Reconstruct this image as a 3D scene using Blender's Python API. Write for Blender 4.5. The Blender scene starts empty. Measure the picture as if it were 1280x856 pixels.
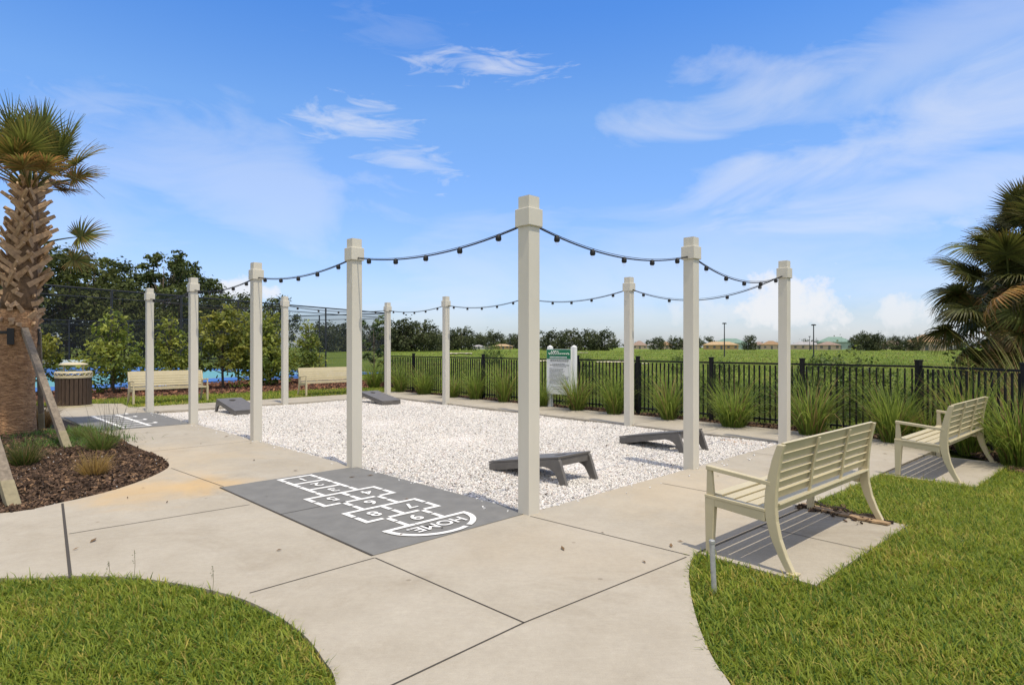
import bpy, bmesh, math, random
import numpy as np
from mathutils import Vector, Matrix
R = math.radians
S = bpy.context.scene
COL = S.collection
random.seed(7)
RNG = np.random.default_rng(11)

# ------------------------------------------------------------------ camera, sky, sun, exposure
F, HOR, CAMH = 764.0, 434.0, 1.6
cam_d = bpy.data.cameras.new('camera'); cam = bpy.data.objects.new('camera', cam_d); COL.objects.link(cam)
cam_d.sensor_width = 36; cam_d.lens = 36 * F / 1280; cam_d.shift_y = 6 / 1280
cam_d.clip_start = .05; cam_d.clip_end = 6000
cam.location = (0, 0, CAMH); cam.rotation_euler = (R(90), 0, 0)
S.camera = cam
S.view_settings.view_transform = 'Standard'; S.view_settings.look = 'None'
S.view_settings.exposure = 0.30; S.view_settings.gamma = 1
SUN_TO = Vector((.42, -.62, 0)).normalized() * math.cos(R(70)) + Vector((0, 0, math.sin(R(70))))
SKY_STRENGTH = .15

def build_world():
    w = bpy.data.worlds.new('World'); S.world = w; w.use_nodes = True
    nt = w.node_tree; N = nt.nodes; L = nt.links
    bg = N['Background']; bg.inputs['Strength'].default_value = SKY_STRENGTH
    sky = N.new('ShaderNodeTexSky'); sky.sky_type = 'NISHITA'; sky.sun_disc = False
    sky.sun_elevation = R(70); sky.sun_rotation = math.atan2(SUN_TO.x, SUN_TO.y)
    sky.altitude = 0; sky.air_density = 1.15; sky.dust_density = .6; sky.ozone_density = 2.2
    tc = N.new('ShaderNodeTexCoord')
    def math_(op, a, b=None, clamp=False):
        n = N.new('ShaderNodeMath'); n.operation = op; n.use_clamp = clamp
        for i, v in enumerate((a, b)):
            if v is None: continue
            if isinstance(v, (int, float)): n.inputs[i].default_value = v
            else: L.new(v, n.inputs[i])
        return n.outputs[0]
    def dot(vec):
        n = N.new('ShaderNodeVectorMath'); n.operation = 'DOT_PRODUCT'
        L.new(tc.outputs['Generated'], n.inputs[0]); n.inputs[1].default_value = vec
        return n.outputs['Value']
    # warped noise in direction space, stretched along wisps
    mp = N.new('ShaderNodeMapping'); mp.inputs['Scale'].default_value = (1, 1, 2.6); mp.inputs['Rotation'].default_value = (0, R(-9), R(15))
    L.new(tc.outputs['Generated'], mp.inputs[0])
    nz = N.new('ShaderNodeTexNoise'); nz.inputs['Scale'].default_value = 4.2; nz.inputs['Detail'].default_value = 9
    nz.inputs['Roughness'].default_value = .56; nz.inputs['Distortion'].default_value = .7
    L.new(mp.outputs[0], nz.inputs['Vector'])
    nz2 = N.new('ShaderNodeTexNoise'); nz2.inputs['Scale'].default_value = 26; nz2.inputs['Detail'].default_value = 7; nz2.inputs['Roughness'].default_value = .6
    L.new(tc.outputs['Generated'], nz2.inputs['Vector'])
    nz3 = N.new('ShaderNodeTexNoise'); nz3.inputs['Scale'].default_value = 13; nz3.inputs['Detail'].default_value = 9; nz3.inputs['Roughness'].default_value = .6; nz3.inputs['Distortion'].default_value = 1.0
    mp3 = N.new('ShaderNodeMapping'); mp3.inputs['Scale'].default_value = (.8, 1, 3.4); mp3.inputs['Rotation'].default_value = (0, R(8), 0); L.new(tc.outputs['Generated'], mp3.inputs[0]); L.new(mp3.outputs[0], nz3.inputs['Vector'])
    def cloud(cx, cy, rx, ry, strength, tilt=0, puffy=False, noise_w=1.0):
        c = Vector(((cx - 640) / F, 1, (HOR - cy) / F)).normalized()
        rt = c.cross(Vector((0, 0, 1))).normalized(); up = rt.cross(c).normalized()
        ct, st = math.cos(R(tilt)), math.sin(R(tilt))
        r2 = rt * ct + up * st; u2 = up * ct - rt * st
        uu = math_('MULTIPLY', dot(r2), F / rx); vv = math_('MULTIPLY', dot(u2), F / ry)
        rr = math_('SQRT', math_('ADD', math_('MULTIPLY', uu, uu), math_('MULTIPLY', vv, vv)))
        small = rx < 70 and not puffy; src = nz2.outputs['Fac'] if puffy else nz3.outputs['Fac'] if small else nz.outputs['Fac']; noise_w = 1.5 if small else noise_w
        k = math_('ADD', math_('MULTIPLY', math_('SUBTRACT', src, .5), (3.2 if puffy else 3.4) * noise_w), math_('SUBTRACT', 1, rr))
        k = math_('MULTIPLY', k, (1.3 if puffy else .42 if small else .8), True)
        k = math_('MULTIPLY', k, math_('GREATER_THAN', dot(c), 0))
        # ease in
        k = math_('MULTIPLY', k, math_('SUBTRACT', 2, k))
        return math_('MULTIPLY', k, strength)
    blobs = [(615, 84, 69, 19, .62, 0), (447, 157, 69, 22, .56, 6), (508, 200, 60, 20, .46, -8),
             (950, 118, 170, 42, .42, 8), (1150, 70, 190, 50, .28, 22), (1180, 160, 240, 70, .48, 6), (1250, 210, 150, 45, .40, 4),
             (1110, 272, 60, 16, .40, 0), (330, 230, 260, 60, .28, -20), (500, 36, 69, 22, .10, 5), (120, 130, 60, 20, .2, 0),
             (980, 385, 75, 42, .85, 0, True), (1125, 393, 36, 22, .7, 0, True), (905, 395, 60, 30, .45, 0, True),
             (300, 362, 40, 14, .8, 0, True), (760, 330, 300, 70, .22, 0), (600, 330, 240, 50, .22, -6), (1060, 410, 260, 26, .45, 0), (700, 412, 500, 40, .3, 0),
             (60, 260, 120, 60, .2, -20)]
    tot = None
    for b in blobs:
        k = cloud(*b)
        tot = k if tot is None else math_('MAXIMUM', tot, k)
    # unseen cloud cover overhead and behind the camera, added as neutral fill light
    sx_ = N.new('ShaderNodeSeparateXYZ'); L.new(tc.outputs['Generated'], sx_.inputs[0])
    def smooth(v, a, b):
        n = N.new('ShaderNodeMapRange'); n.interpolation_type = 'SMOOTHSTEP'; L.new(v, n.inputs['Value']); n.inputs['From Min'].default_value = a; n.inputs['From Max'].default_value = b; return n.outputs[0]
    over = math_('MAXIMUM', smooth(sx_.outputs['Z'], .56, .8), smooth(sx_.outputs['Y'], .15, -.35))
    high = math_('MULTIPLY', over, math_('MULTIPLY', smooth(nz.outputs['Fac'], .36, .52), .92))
    gm = N.new('ShaderNodeHueSaturation'); gm.inputs['Saturation'].default_value = 1.12; gm.inputs['Hue'].default_value = .507; gm.inputs['Value'].default_value = 1.0
    L.new(sky.outputs[0], gm.inputs['Color'])
    sep = N.new('ShaderNodeSeparateXYZ'); L.new(tc.outputs['Generated'], sep.inputs[0])
    rp = N.new('ShaderNodeValToRGB'); el = rp.color_ramp.elements; el[0].position = 0; el[0].color = (.50, .58, .88, 1); el[1].position = .62; el[1].color = (.44, .80, 1.16, 1)
    for p_, c_ in ((.035, (.56, .65, .95, 1)), (.09, (.72, .75, 1.0, 1)), (.35, (.78, .98, 1.13, 1)), (.48, (.50, .85, 1.17, 1))):
        e_ = el.new(p_); e_.color = c_
    L.new(sep.outputs['Z'], rp.inputs[0])
    cor = N.new('ShaderNodeMix'); cor.data_type = 'RGBA'; cor.blend_type = 'MULTIPLY'; cor.inputs['Factor'].default_value = 1
    L.new(gm.outputs[0], cor.inputs['A']); L.new(rp.outputs[0], cor.inputs['B'])
    mix = N.new('ShaderNodeMix'); mix.data_type = 'RGBA'
    L.new(tot, mix.inputs['Factor']); L.new(cor.outputs['Result'], mix.inputs['A'])
    mix.inputs['B'].default_value = (4.9, 4.9, 5.0, 1)
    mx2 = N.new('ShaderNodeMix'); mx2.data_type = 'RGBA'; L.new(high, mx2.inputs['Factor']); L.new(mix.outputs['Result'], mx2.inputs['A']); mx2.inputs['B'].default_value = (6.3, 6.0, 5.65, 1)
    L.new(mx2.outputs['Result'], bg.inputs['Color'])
build_world()
sun_d = bpy.data.lights.new('sun', 'SUN'); sun = bpy.data.objects.new('sun', sun_d); COL.objects.link(sun)
sun_d.energy = 3.15; sun_d.angle = R(.53); sun_d.color = (1, .90, .73)
sun.rotation_euler = (-SUN_TO).to_track_quat('-Z', 'Y').to_euler()
sun.location = (0, 0, 60)

# ------------------------------------------------------------------ helpers
def V3(x, y, z=0): return Vector((x, y, z))
def G(px, py, z=0.0):
    d = F * (CAMH - z) / (py - HOR); return Vector(((px - 640) / F * d, d, z))
def at(px, d, z=0.0): return Vector(((px - 640) / F * d, d, z))

def tag(o, label=None, cat=None, group=None, kind=None):
    if label: o['label'] = label
    if cat: o['category'] = cat
    if group: o['group'] = group
    if kind: o['kind'] = kind
    return o
def empty(name, loc, rz=0.0):
    o = bpy.data.objects.new(name, None); COL.objects.link(o)
    o.location = loc; o.rotation_euler = (0, 0, rz); o.empty_display_size = .2
    return o
def link(name, me, mat=None, parent=None, loc=None):
    o = bpy.data.objects.new(name, me); COL.objects.link(o)
    if mat is not None and not me.materials: me.materials.append(mat)
    if parent: o.parent = parent
    if loc is not None: o.location = loc
    return o
def copy_tree(o, parent=None):
    c = o.copy(); COL.objects.link(c)
    if parent: c.parent = parent
    for ch in list(o.children): copy_tree(ch, c)
    return c

def fast_mesh(name, verts, faces, colors=None, smooth=False):
    verts = np.asarray(verts, np.float32); faces = np.asarray(faces, np.int32)
    k = faces.shape[1]; m = len(faces)
    me = bpy.data.meshes.new(name)
    me.vertices.add(len(verts)); me.vertices.foreach_set('co', verts.ravel())
    me.loops.add(m * k); me.loops.foreach_set('vertex_index', faces.ravel())
    me.polygons.add(m); me.polygons.foreach_set('loop_start', np.arange(m, dtype=np.int32) * k)
    try: me.polygons.foreach_set('loop_total', np.full(m, k, np.int32))
    except Exception: pass
    me.polygons.foreach_set('use_smooth', np.full(m, smooth))
    if colors is not None:
        c = np.ones((len(verts), 4), np.float32); c[:, :3] = colors
        a = me.attributes.new('tint', 'FLOAT_COLOR', 'POINT'); a.data.foreach_set('color', c.ravel())
    me.update(calc_edges=True)
    return me

class MB:
    """collects shapes for one mesh"""
    def __init__(s): s.v = []; s.f = []
    def add(s, v, f):
        o = len(s.v); s.v += [tuple(p) for p in v]; s.f += [tuple(i + o for i in q) for q in f]
    def box(s, c, size, M=None):
        c = Vector(c); hx, hy, hz = (k / 2 for k in size)
        P = [Vector((x, y, z)) for z in (-hz, hz) for x, y in ((-hx, -hy), (hx, -hy), (hx, hy), (-hx, hy))]
        if M is not None: P = [M @ p for p in P]
        s.add([p + c for p in P], [(3, 2, 1, 0), (4, 5, 6, 7), (0, 1, 5, 4), (1, 2, 6, 5), (2, 3, 7, 6), (3, 0, 4, 7)])
    def bar(s, p, q, w, h, up=(0, 0, 1), w2=None, h2=None):
        p, q = Vector(p), Vector(q); d = (q - p).normalized(); up = Vector(up)
        if abs(d.dot(up)) > .98: up = Vector((1, 0, 0))
        x = d.cross(up).normalized(); y = x.cross(d)
        w2 = w if w2 is None else w2; h2 = h if h2 is None else h2
        P = []
        for c, ww, hh in ((p, w, h), (q, w2, h2)):
            P += [c - x * ww / 2 - y * hh / 2, c + x * ww / 2 - y * hh / 2, c + x * ww / 2 + y * hh / 2, c - x * ww / 2 + y * hh / 2]
        s.add(P, [(0, 1, 2, 3), (7, 6, 5, 4), (0, 4, 5, 1), (1, 5, 6, 2), (2, 6, 7, 3), (3, 7, 4, 0)])
    def tube(s, pts, r, n=6, cap=True):
        pts = [Vector(p) for p in pts]; o = len(s.v); m = len(pts)
        rs = r if isinstance(r, (list, tuple)) else [r] * m
        for i, p in enumerate(pts):
            d = (pts[min(i + 1, m - 1)] - pts[max(i - 1, 0)]).normalized()
            a = Vector((0, 0, 1)) if abs(d.z) < .9 else Vector((1, 0, 0))
            x = d.cross(a).normalized(); y = d.cross(x)
            for k in range(n):
                t = 2 * math.pi * k / n
                s.v.append(tuple(p + (x * math.cos(t) + y * math.sin(t)) * rs[i]))
        for i in range(m - 1):
            for k in range(n):
                a, b = o + i * n + k, o + i * n + (k + 1) % n
                s.f.append((a, b, b + n, a + n))
        if cap:
            s.f.append(tuple(o + k for k in range(n))[::-1]); s.f.append(tuple(o + (m - 1) * n + k for k in range(n)))
    def lathe(s, prof, n=24, c=(0, 0, 0)):
        o = len(s.v); m = len(prof)
        for r, z in prof:
            for k in range(n):
                t = 2 * math.pi * k / n; s.v.append((c[0] + r * math.cos(t), c[1] + r * math.sin(t), c[2] + z))
        for i in range(m - 1):
            for k in range(n):
                a, b = o + i * n + k, o + i * n + (k + 1) % n
                s.f.append((a, b, b + n, a + n))
        s.f.append(tuple(o + k for k in range(n))[::-1]); s.f.append(tuple(o + (m - 1) * n + k for k in range(n)))
    def prism(s, poly, axis_o, ax, ay, an, t):
        """poly of 2D points in plane (ax, ay), thick t along an, centred"""
        O, ax, ay, an = Vector(axis_o), Vector(ax), Vector(ay), Vector(an); n = len(poly); o = len(s.v)
        for sg in (-.5, .5):
            for (a, b) in poly: s.v.append(tuple(O + ax * a + ay * b + an * (t * sg)))
        s.f.append(tuple(o + i for i in range(n))[::-1]); s.f.append(tuple(o + n + i for i in range(n)))
        for i in range(n):
            j = (i + 1) % n; s.f.append((o + i, o + j, o + n + j, o + n + i))
    def mesh(s, name, bevel=0, smooth=False):
        me = bpy.data.meshes.new(name); me.from_pydata(s.v, [], s.f)
        bm = bmesh.new(); bm.from_mesh(me)
        bmesh.ops.recalc_face_normals(bm, faces=bm.faces)
        if bevel:
            es = [e for e in bm.edges if len(e.link_faces) == 2 and e.calc_face_angle(0) > .5]
            bmesh.ops.bevel(bm, geom=es, offset=bevel, segments=2, affect='EDGES', profile=.5, clamp_overlap=True)
        bm.to_mesh(me); bm.free()
        if smooth:
            for p in me.polygons: p.use_smooth = True
        return me
    def build(s, name, mat, parent=None, bevel=0, smooth=False, loc=None):
        return link(name, s.mesh(name, bevel, smooth), mat, parent, loc)

def poly_mesh(name, outer, holes=(), z=0.0, depth=0.0):
    bm = bmesh.new(); es = []
    for loop in [outer] + list(holes):
        vs = [bm.verts.new((p[0], p[1], z)) for p in loop]
        es += [bm.edges.new((vs[i], vs[(i + 1) % len(vs)])) for i in range(len(vs))]
    bmesh.ops.triangle_fill(bm, edges=es, use_beauty=True, use_dissolve=False)
    bmesh.ops.recalc_face_normals(bm, faces=bm.faces)
    if sum(f.normal.z for f in bm.faces) < 0: bmesh.ops.reverse_faces(bm, faces=bm.faces)
    if depth:
        top = list(bm.faces); be = [e for e in bm.edges if len(e.link_faces) == 1]
        ext = bmesh.ops.extrude_edge_only(bm, edges=be)
        for v in [g for g in ext['geom'] if isinstance(g, bmesh.types.BMVert)]: v.co.z -= depth
        bmesh.ops.recalc_face_normals(bm, faces=bm.faces)
        if sum(f.normal.z for f in top) < 0: bmesh.ops.reverse_faces(bm, faces=bm.faces)
    me = bpy.data.meshes.new(name); bm.to_mesh(me); bm.free(); return me

def catmull(P, n=6):
    out = []
    for i in range(len(P) - 1):
        p0, p1, p2, p3 = P[max(i - 1, 0)], P[i], P[i + 1], P[min(i + 2, len(P) - 1)]
        for k in range(n):
            t = k / n
            out.append(tuple(.5 * ((2 * p1[j]) + (-p0[j] + p2[j]) * t + (2 * p0[j] - 5 * p1[j] + 4 * p2[j] - p3[j]) * t * t + (-p0[j] + 3 * p1[j] - 3 * p2[j] + p3[j]) * t ** 3) for j in (0, 1)))
    out.append(tuple(P[-1][:2])); return out

def inside(pts, poly):
    x, y = pts[:, 0], pts[:, 1]; c = np.zeros(len(pts), bool); n = len(poly); j = n - 1
    for i in range(n):
        xi, yi = poly[i][:2]; xj, yj = poly[j][:2]
        if yi != yj:
            c ^= ((yi > y) != (yj > y)) & (x < (xj - xi) * (y - yi) / (yj - yi) + xi)
        j = i
    return c
def scatter_in(poly, density, rng, extra=None):
    P = np.array([p[:2] for p in poly]); lo, hi = P.min(0), P.max(0)
    n = int((hi - lo).prod() * density); pts = lo + rng.random((n, 2)) * (hi - lo)
    pts = pts[inside(pts, poly)]
    if extra is not None: pts = pts[extra(pts)]
    return pts

def strips(base, az, length, rise, droop, width, nseg, col_a, col_b, twist=None, taper=.12):
    """grass-like blades: base Nx3, az angle, length, rise = initial slope angle, droop = angle lost along the blade"""
    N = len(base); t = np.linspace(0, 1, nseg + 1)
    hx, hy = np.cos(az), np.sin(az)
    side = np.stack([-hy, hx, np.zeros(N)], 1)
    if twist is not None:
        side = side * np.cos(twist)[:, None] + np.stack([hx, hy, np.zeros(N)], 1) * np.sin(twist)[:, None]
    pos = np.array(base, float); V = np.zeros((N, nseg + 1, 2, 3)); C = np.zeros((N, nseg + 1, 2, 3))
    for k in range(nseg + 1):
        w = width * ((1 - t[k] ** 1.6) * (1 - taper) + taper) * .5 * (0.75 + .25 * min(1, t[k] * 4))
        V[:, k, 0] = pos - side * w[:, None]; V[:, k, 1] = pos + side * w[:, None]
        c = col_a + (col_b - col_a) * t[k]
        C[:, k, 0] = c; C[:, k, 1] = c
        if k < nseg:
            ang = rise - droop * ((k + .5) / nseg) ** 1.3; s = length / nseg
            pos = pos + np.stack([hx * np.cos(ang) * s, hy * np.cos(ang) * s, np.sin(ang) * s], 1)
    base_i = (np.arange(N) * (nseg + 1) * 2)[:, None]; fs = []
    for k in range(nseg):
        o = 2 * k; fs.append(base_i + np.array([[o, o + 1, o + 3, o + 2]]))
    return V.reshape(-1, 3), np.concatenate(fs), C.reshape(-1, 3)
def join(parts):
    v, f, c, o = [], [], [], 0
    for a, b, d in parts: v.append(a); f.append(b + o); c.append(d); o += len(a)
    return np.concatenate(v), np.concatenate(f), np.concatenate(c)

# ------------------------------------------------------------------ materials
M = {}
def mat(name, col, rough=.6, metal=0.0, noise=0.0, nscale=6.0, bump=0.0, bscale=60.0, spec=.4, col2=None, stretch=(1, 1, 1), bdist=.01):
    m = bpy.data.materials.new(name); m.use_nodes = True; nt = m.node_tree; N, L = nt.nodes, nt.links
    b = N['Principled BSDF']; b.inputs['Roughness'].default_value = rough; b.inputs['Metallic'].default_value = metal
    b.inputs['Specular IOR Level'].default_value = spec
    b.inputs['Base Color'].default_value = (*col, 1)
    tc = N.new('ShaderNodeTexCoord'); mp = N.new('ShaderNodeMapping'); mp.inputs['Scale'].default_value = stretch
    L.new(tc.outputs['Object'], mp.inputs[0])
    if noise or col2:
        n = N.new('ShaderNodeTexNoise'); n.inputs['Scale'].default_value = nscale; n.inputs['Detail'].default_value = 6; n.inputs['Roughness'].default_value = .6
        L.new(mp.outputs[0], n.inputs['Vector'])
        r = N.new('ShaderNodeValToRGB'); r.color_ramp.elements[0].position = .3; r.color_ramp.elements[1].position = .7
        c2 = col2 or tuple(min(1, c * (1 + noise)) for c in col); c1 = col if col2 else tuple(c * (1 - noise) for c in col)
        r.color_ramp.elements[0].color = (*c1, 1); r.color_ramp.elements[1].color = (*c2, 1)
        L.new(n.outputs['Fac'], r.inputs[0]); L.new(r.outputs[0], b.inputs['Base Color'])
    if bump:
        n2 = N.new('ShaderNodeTexNoise'); n2.inputs['Scale'].default_value = bscale; n2.inputs['Detail'].default_value = 5
        L.new(mp.outputs[0], n2.inputs['Vector'])
        bp = N.new('ShaderNodeBump'); bp.inputs['Strength'].default_value = bump; bp.inputs['Distance'].default_value = bdist
        L.new(n2.outputs['Fac'], bp.inputs['Height']); L.new(bp.outputs[0], b.inputs['Normal'])
    M[name] = m; return m
def tint_mat(name, rough=.55, trans=.3, spec=.3):
    m = bpy.data.materials.new(name); m.use_nodes = True; nt = m.node_tree; N, L = nt.nodes, nt.links
    b = N['Principled BSDF']; b.inputs['Roughness'].default_value = rough; b.inputs['Specular IOR Level'].default_value = spec
    a = N.new('ShaderNodeAttribute'); a.attribute_name = 'tint'
    L.new(a.outputs['Color'], b.inputs['Base Color'])
    if trans:
        t = N.new('ShaderNodeBsdfTranslucent'); mx = N.new('ShaderNodeMixShader'); mx.inputs[0].default_value = trans
        hs = N.new('ShaderNodeHueSaturation'); hs.inputs['Value'].default_value = 1.5; hs.inputs['Hue'].default_value = .485
        L.new(a.outputs['Color'], hs.inputs['Color']); L.new(hs.outputs[0], t.inputs['Color'])
        L.new(b.outputs[0], mx.inputs[1]); L.new(t.outputs[0], mx.inputs[2]); L.new(mx.outputs[0], N['Material Output'].inputs[0])
    M[name] = m; return m
mat('post', (.575, .545, .465), .5, noise=.07, nscale=2.2, bump=.05, bscale=30, stretch=(1, 1, .3))
mat('bench', (.485, .425, .275), .45, noise=.05, nscale=5, bump=.06, bscale=120)
mat('board', (.125, .116, .105), .5, noise=.14, nscale=9, bump=.12, bscale=150)
mat('hole', (.01, .01, .01), .9)
mat('black_metal', (.007, .007, .0075), .5, noise=.2, nscale=8, spec=.25)
mat('cable', (.012, .012, .013), .6)
mat('dark_pole', (.02, .022, .026), .45)
mat('galv', (.36, .37, .37), .5, .4, noise=.25, nscale=25)
mat('timber', (.20, .165, .125), .85, noise=.35, nscale=4, bump=.6, bscale=40, stretch=(6, 6, .7))
mat('timber_end', (.23, .20, .125), .85, noise=.2, nscale=10)
mat('brown_slat', (.055, .034, .02), .6, noise=.3, nscale=8, stretch=(4, 4, .6), bump=.2)
mat('hop_pad', (.158, .156, .148), .85, noise=.13, nscale=5, bump=.15, bscale=90)
mat('white_paint', (.60, .60, .58), .75, col2=(.82, .81, .79), nscale=16)
mat('sign_white', (.74, .75, .73), .5); mat('sign_green', (.012, .17, .075), .45); mat('sign_ink', (.09, .10, .10), .6)
mat('soil', (.03, .021, .014), .95, noise=.4, nscale=30, bump=1, bscale=60)
mat('mulch_base', (.035, .022, .014), .95, noise=.5, nscale=25, bump=1, bscale=45)
mat('orange_soil', (.40, .21, .075), .95, noise=.3, nscale=14, bump=1, bscale=60)
mat('court_blue', (.055, .18, .52), .7, noise=.06, nscale=1); mat('court_teal', (.13, .36, .42), .7, noise=.06, nscale=1)
mat('lawn_base', (.07, .10, .02), .95, noise=.4, nscale=12, col2=(.11, .12, .03))
mat('bark', (.10, .08, .06), .9, noise=.4, nscale=6, bump=.8, bscale=25)
mat('palm_bark', (.19, .10, .05), .92, col2=(.47, .275, .14), nscale=8, bump=1, bscale=16, stretch=(1, 1, 1.9), bdist=.05)
mat('palm_fibre', (.14, .085, .045), .95, noise=.4, nscale=14, bump=1, bscale=40); mat('boot', (.40, .265, .155), .85, noise=.35, nscale=12, bump=.6, bscale=50)
mat('strap', (.02, .02, .02), .6)
tint_mat('leaf', .5, .36, .3); tint_mat('leaf_far', .7, .2, .2); tint_mat('blade', .5, .42, .25); tint_mat('gravel_stone', .8, 0, .3); tint_mat('chip', .9, 0, .15)
M['joint'] = mat('joint', (.055, .048, .04), .95)

def concrete_mat():
    m = bpy.data.materials.new('concrete'); m.use_nodes = True; nt = m.node_tree; N, L = nt.nodes, nt.links
    b = N['Principled BSDF']; b.inputs['Roughness'].default_value = .82; b.inputs['Specular IOR Level'].default_value = .25
    tc = N.new('ShaderNodeTexCoord')
    def noise(sc, det=6, dist=0, ro=.6):
        n = N.new('ShaderNodeTexNoise'); n.inputs['Scale'].default_value = sc; n.inputs['Detail'].default_value = det; n.inputs['Distortion'].default_value = dist
        n.inputs['Roughness'].default_value = ro
        L.new(tc.outputs['Object'], n.inputs['Vector']); return n.outputs['Fac']
    def ramp(src, p0, p1, c0, c1):
        r = N.new('ShaderNodeValToRGB'); r.color_ramp.elements[0].position = p0; r.color_ramp.elements[1].position = p1
        r.color_ramp.elements[0].color = c0; r.color_ramp.elements[1].color = c1; L.new(src, r.inputs[0]); return r.outputs[0]
    def mixc(f, a, bb, mode='MIX'):
        n = N.new('ShaderNodeMix'); n.data_type = 'RGBA'; n.blend_type = mode
        if isinstance(f, float): n.inputs['Factor'].default_value = f
        else: L.new(f, n.inputs['Factor'])
        for k, x in (('A', a), ('B', bb)):
            if isinstance(x, tuple): n.inputs[k].default_value = x
            else: L.new(x, n.inputs[k])
        return n.outputs['Result']
    base = ramp(noise(1.1, 8, .4), .3, .72, (.352, .314, .25, 1), (.415, .378, .313, 1))
    mott = ramp(noise(4.5, 10, .3, .72), .3, .7, (.92, .915, .91, 1), (1.03, 1.03, 1.03, 1))
    fine = ramp(noise(160, 3), .3, .7, (.88, .88, .88, 1), (1.06, 1.06, 1.06, 1))
    c = mixc(1.0, base, mott, 'MULTIPLY'); c = mixc(1.0, c, fine, 'MULTIPLY')
    gr = ramp(noise(22, 6, .2, .75), .3, .7, (.93, .925, .92, 1), (1.05, 1.05, 1.05, 1)); c = mixc(1.0, c, gr, 'MULTIPLY')
    mpb = N.new('ShaderNodeMapping'); mpb.inputs['Rotation'].default_value = (0, 0, R(44)); mpb.inputs['Scale'].default_value = (2, 60, 1); L.new(tc.outputs['Object'], mpb.inputs[0])
    nb = N.new('ShaderNodeTexNoise'); nb.inputs['Scale'].default_value = 3; nb.inputs['Detail'].default_value = 4; L.new(mpb.outputs[0], nb.inputs['Vector'])
    c = mixc(1.0, c, ramp(nb.outputs['Fac'], .3, .7, (.955, .955, .955, 1), (1.03, 1.03, 1.03, 1)), 'MULTIPLY')
    st = ramp(noise(.55, 9, 1.6, .7), .54, .68, (1, 1, 1, 1), (.86, .84, .81, 1)); c = mixc(1.0, c, st, 'MULTIPLY')
    # rust-coloured iron stains with their own shapes
    def spot(x, y, r, amt):
        d = N.new('ShaderNodeVectorMath'); d.operation = 'DISTANCE'; L.new(tc.outputs['Object'], d.inputs[0]); d.inputs[1].default_value = (x, y, 0)
        a = N.new('ShaderNodeMath'); a.operation = 'MULTIPLY_ADD'; L.new(noise(1.7, 5, .6), a.inputs[0]); a.inputs[1].default_value = 1.6 * r; L.new(d.outputs['Value'], a.inputs[2])
        return ramp(a.outputs[0], 0, 1, (0, 0, 0, 1), (0, 0, 0, 1)), a.outputs[0], amt, r
    for (x, y, r, amt, colr) in ((-4.05, 6.9, 1.0, .55, (.52, .345, .15, 1)), (-3.5, 7.2, .6, .5, (.52, .35, .16, 1)), (-5.4, 8.6, 2.2, .35, (.5, .385, .235, 1)), (1.9, 7.0, 1.6, .35, (.5, .40, .26, 1)), (.3, 4.9, 1.0, .15, (.46, .37, .26, 1))):
        _, dist, amt, r = spot(x, y, r, amt)
        mr = N.new('ShaderNodeMapRange'); mr.interpolation_type = 'SMOOTHSTEP'; L.new(dist, mr.inputs['Value'])
        mr.inputs['From Min'].default_value = .9 * r; mr.inputs['From Max'].default_value = 1.9 * r; mr.inputs['To Min'].default_value = amt; mr.inputs['To Max'].default_value = 0
        c = mixc(mr.outputs[0], c, colr)
    # small dark specks
    vo = N.new('ShaderNodeTexVoronoi'); vo.inputs['Scale'].default_value = 2.2; L.new(tc.outputs['Object'], vo.inputs['Vector'])
    sp = ramp(vo.outputs['Distance'], .03, .045, (.45, .4, .35, 1), (1, 1, 1, 1)); c = mixc(.5, c, mixc(1.0, c, sp, 'MULTIPLY'))
    L.new(c, b.inputs['Base Color'])
    w = N.new('ShaderNodeTexNoise'); w.inputs['Scale'].default_value = 240; w.inputs['Detail'].default_value = 4; L.new(tc.outputs['Object'], w.inputs['Vector'])
    bp = N.new('ShaderNodeBump'); bp.inputs['Strength'].default_value = .22; bp.inputs['Distance'].default_value = .004; L.new(w.outputs['Fac'], bp.inputs['Height'])
    L.new(bp.outputs[0], b.inputs['Normal']); M['concrete'] = m
concrete_mat()

def gravel_mat():
    m = bpy.data.materials.new('gravel_bed'); m.use_nodes = True; nt = m.node_tree; N, L = nt.nodes, nt.links
    b = N['Principled BSDF']; b.inputs['Roughness'].default_value = .85
    tc = N.new('ShaderNodeTexCoord'); vo = N.new('ShaderNodeTexVoronoi'); vo.inputs['Scale'].default_value = 34; L.new(tc.outputs['Object'], vo.inputs['Vector'])
    r = N.new('ShaderNodeValToRGB'); e = r.color_ramp.elements; e[0].position = 0; e[0].color = (.62, .56, .53, 1); e[1].position = 1; e[1].color = (.74, .72, .71, 1)
    x = r.color_ramp.elements.new(.12); x.color = (.3, .27, .25, 1); x = r.color_ramp.elements.new(.2); x.color = (.66, .61, .58, 1)
    sx = N.new('ShaderNodeSeparateColor'); L.new(vo.outputs['Color'], sx.inputs[0]); L.new(sx.outputs[0], r.inputs[0]); L.new(r.outputs[0], b.inputs['Base Color'])
    bp = N.new('ShaderNodeBump'); bp.inputs['Strength'].default_value = 1; bp.inputs['Distance'].default_value = .02; bp.invert = True
    L.new(vo.outputs['Distance'], bp.inputs['Height']); L.new(bp.outputs[0], b.inputs['Normal']); M['gravel_bed'] = m
gravel_mat()

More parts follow.
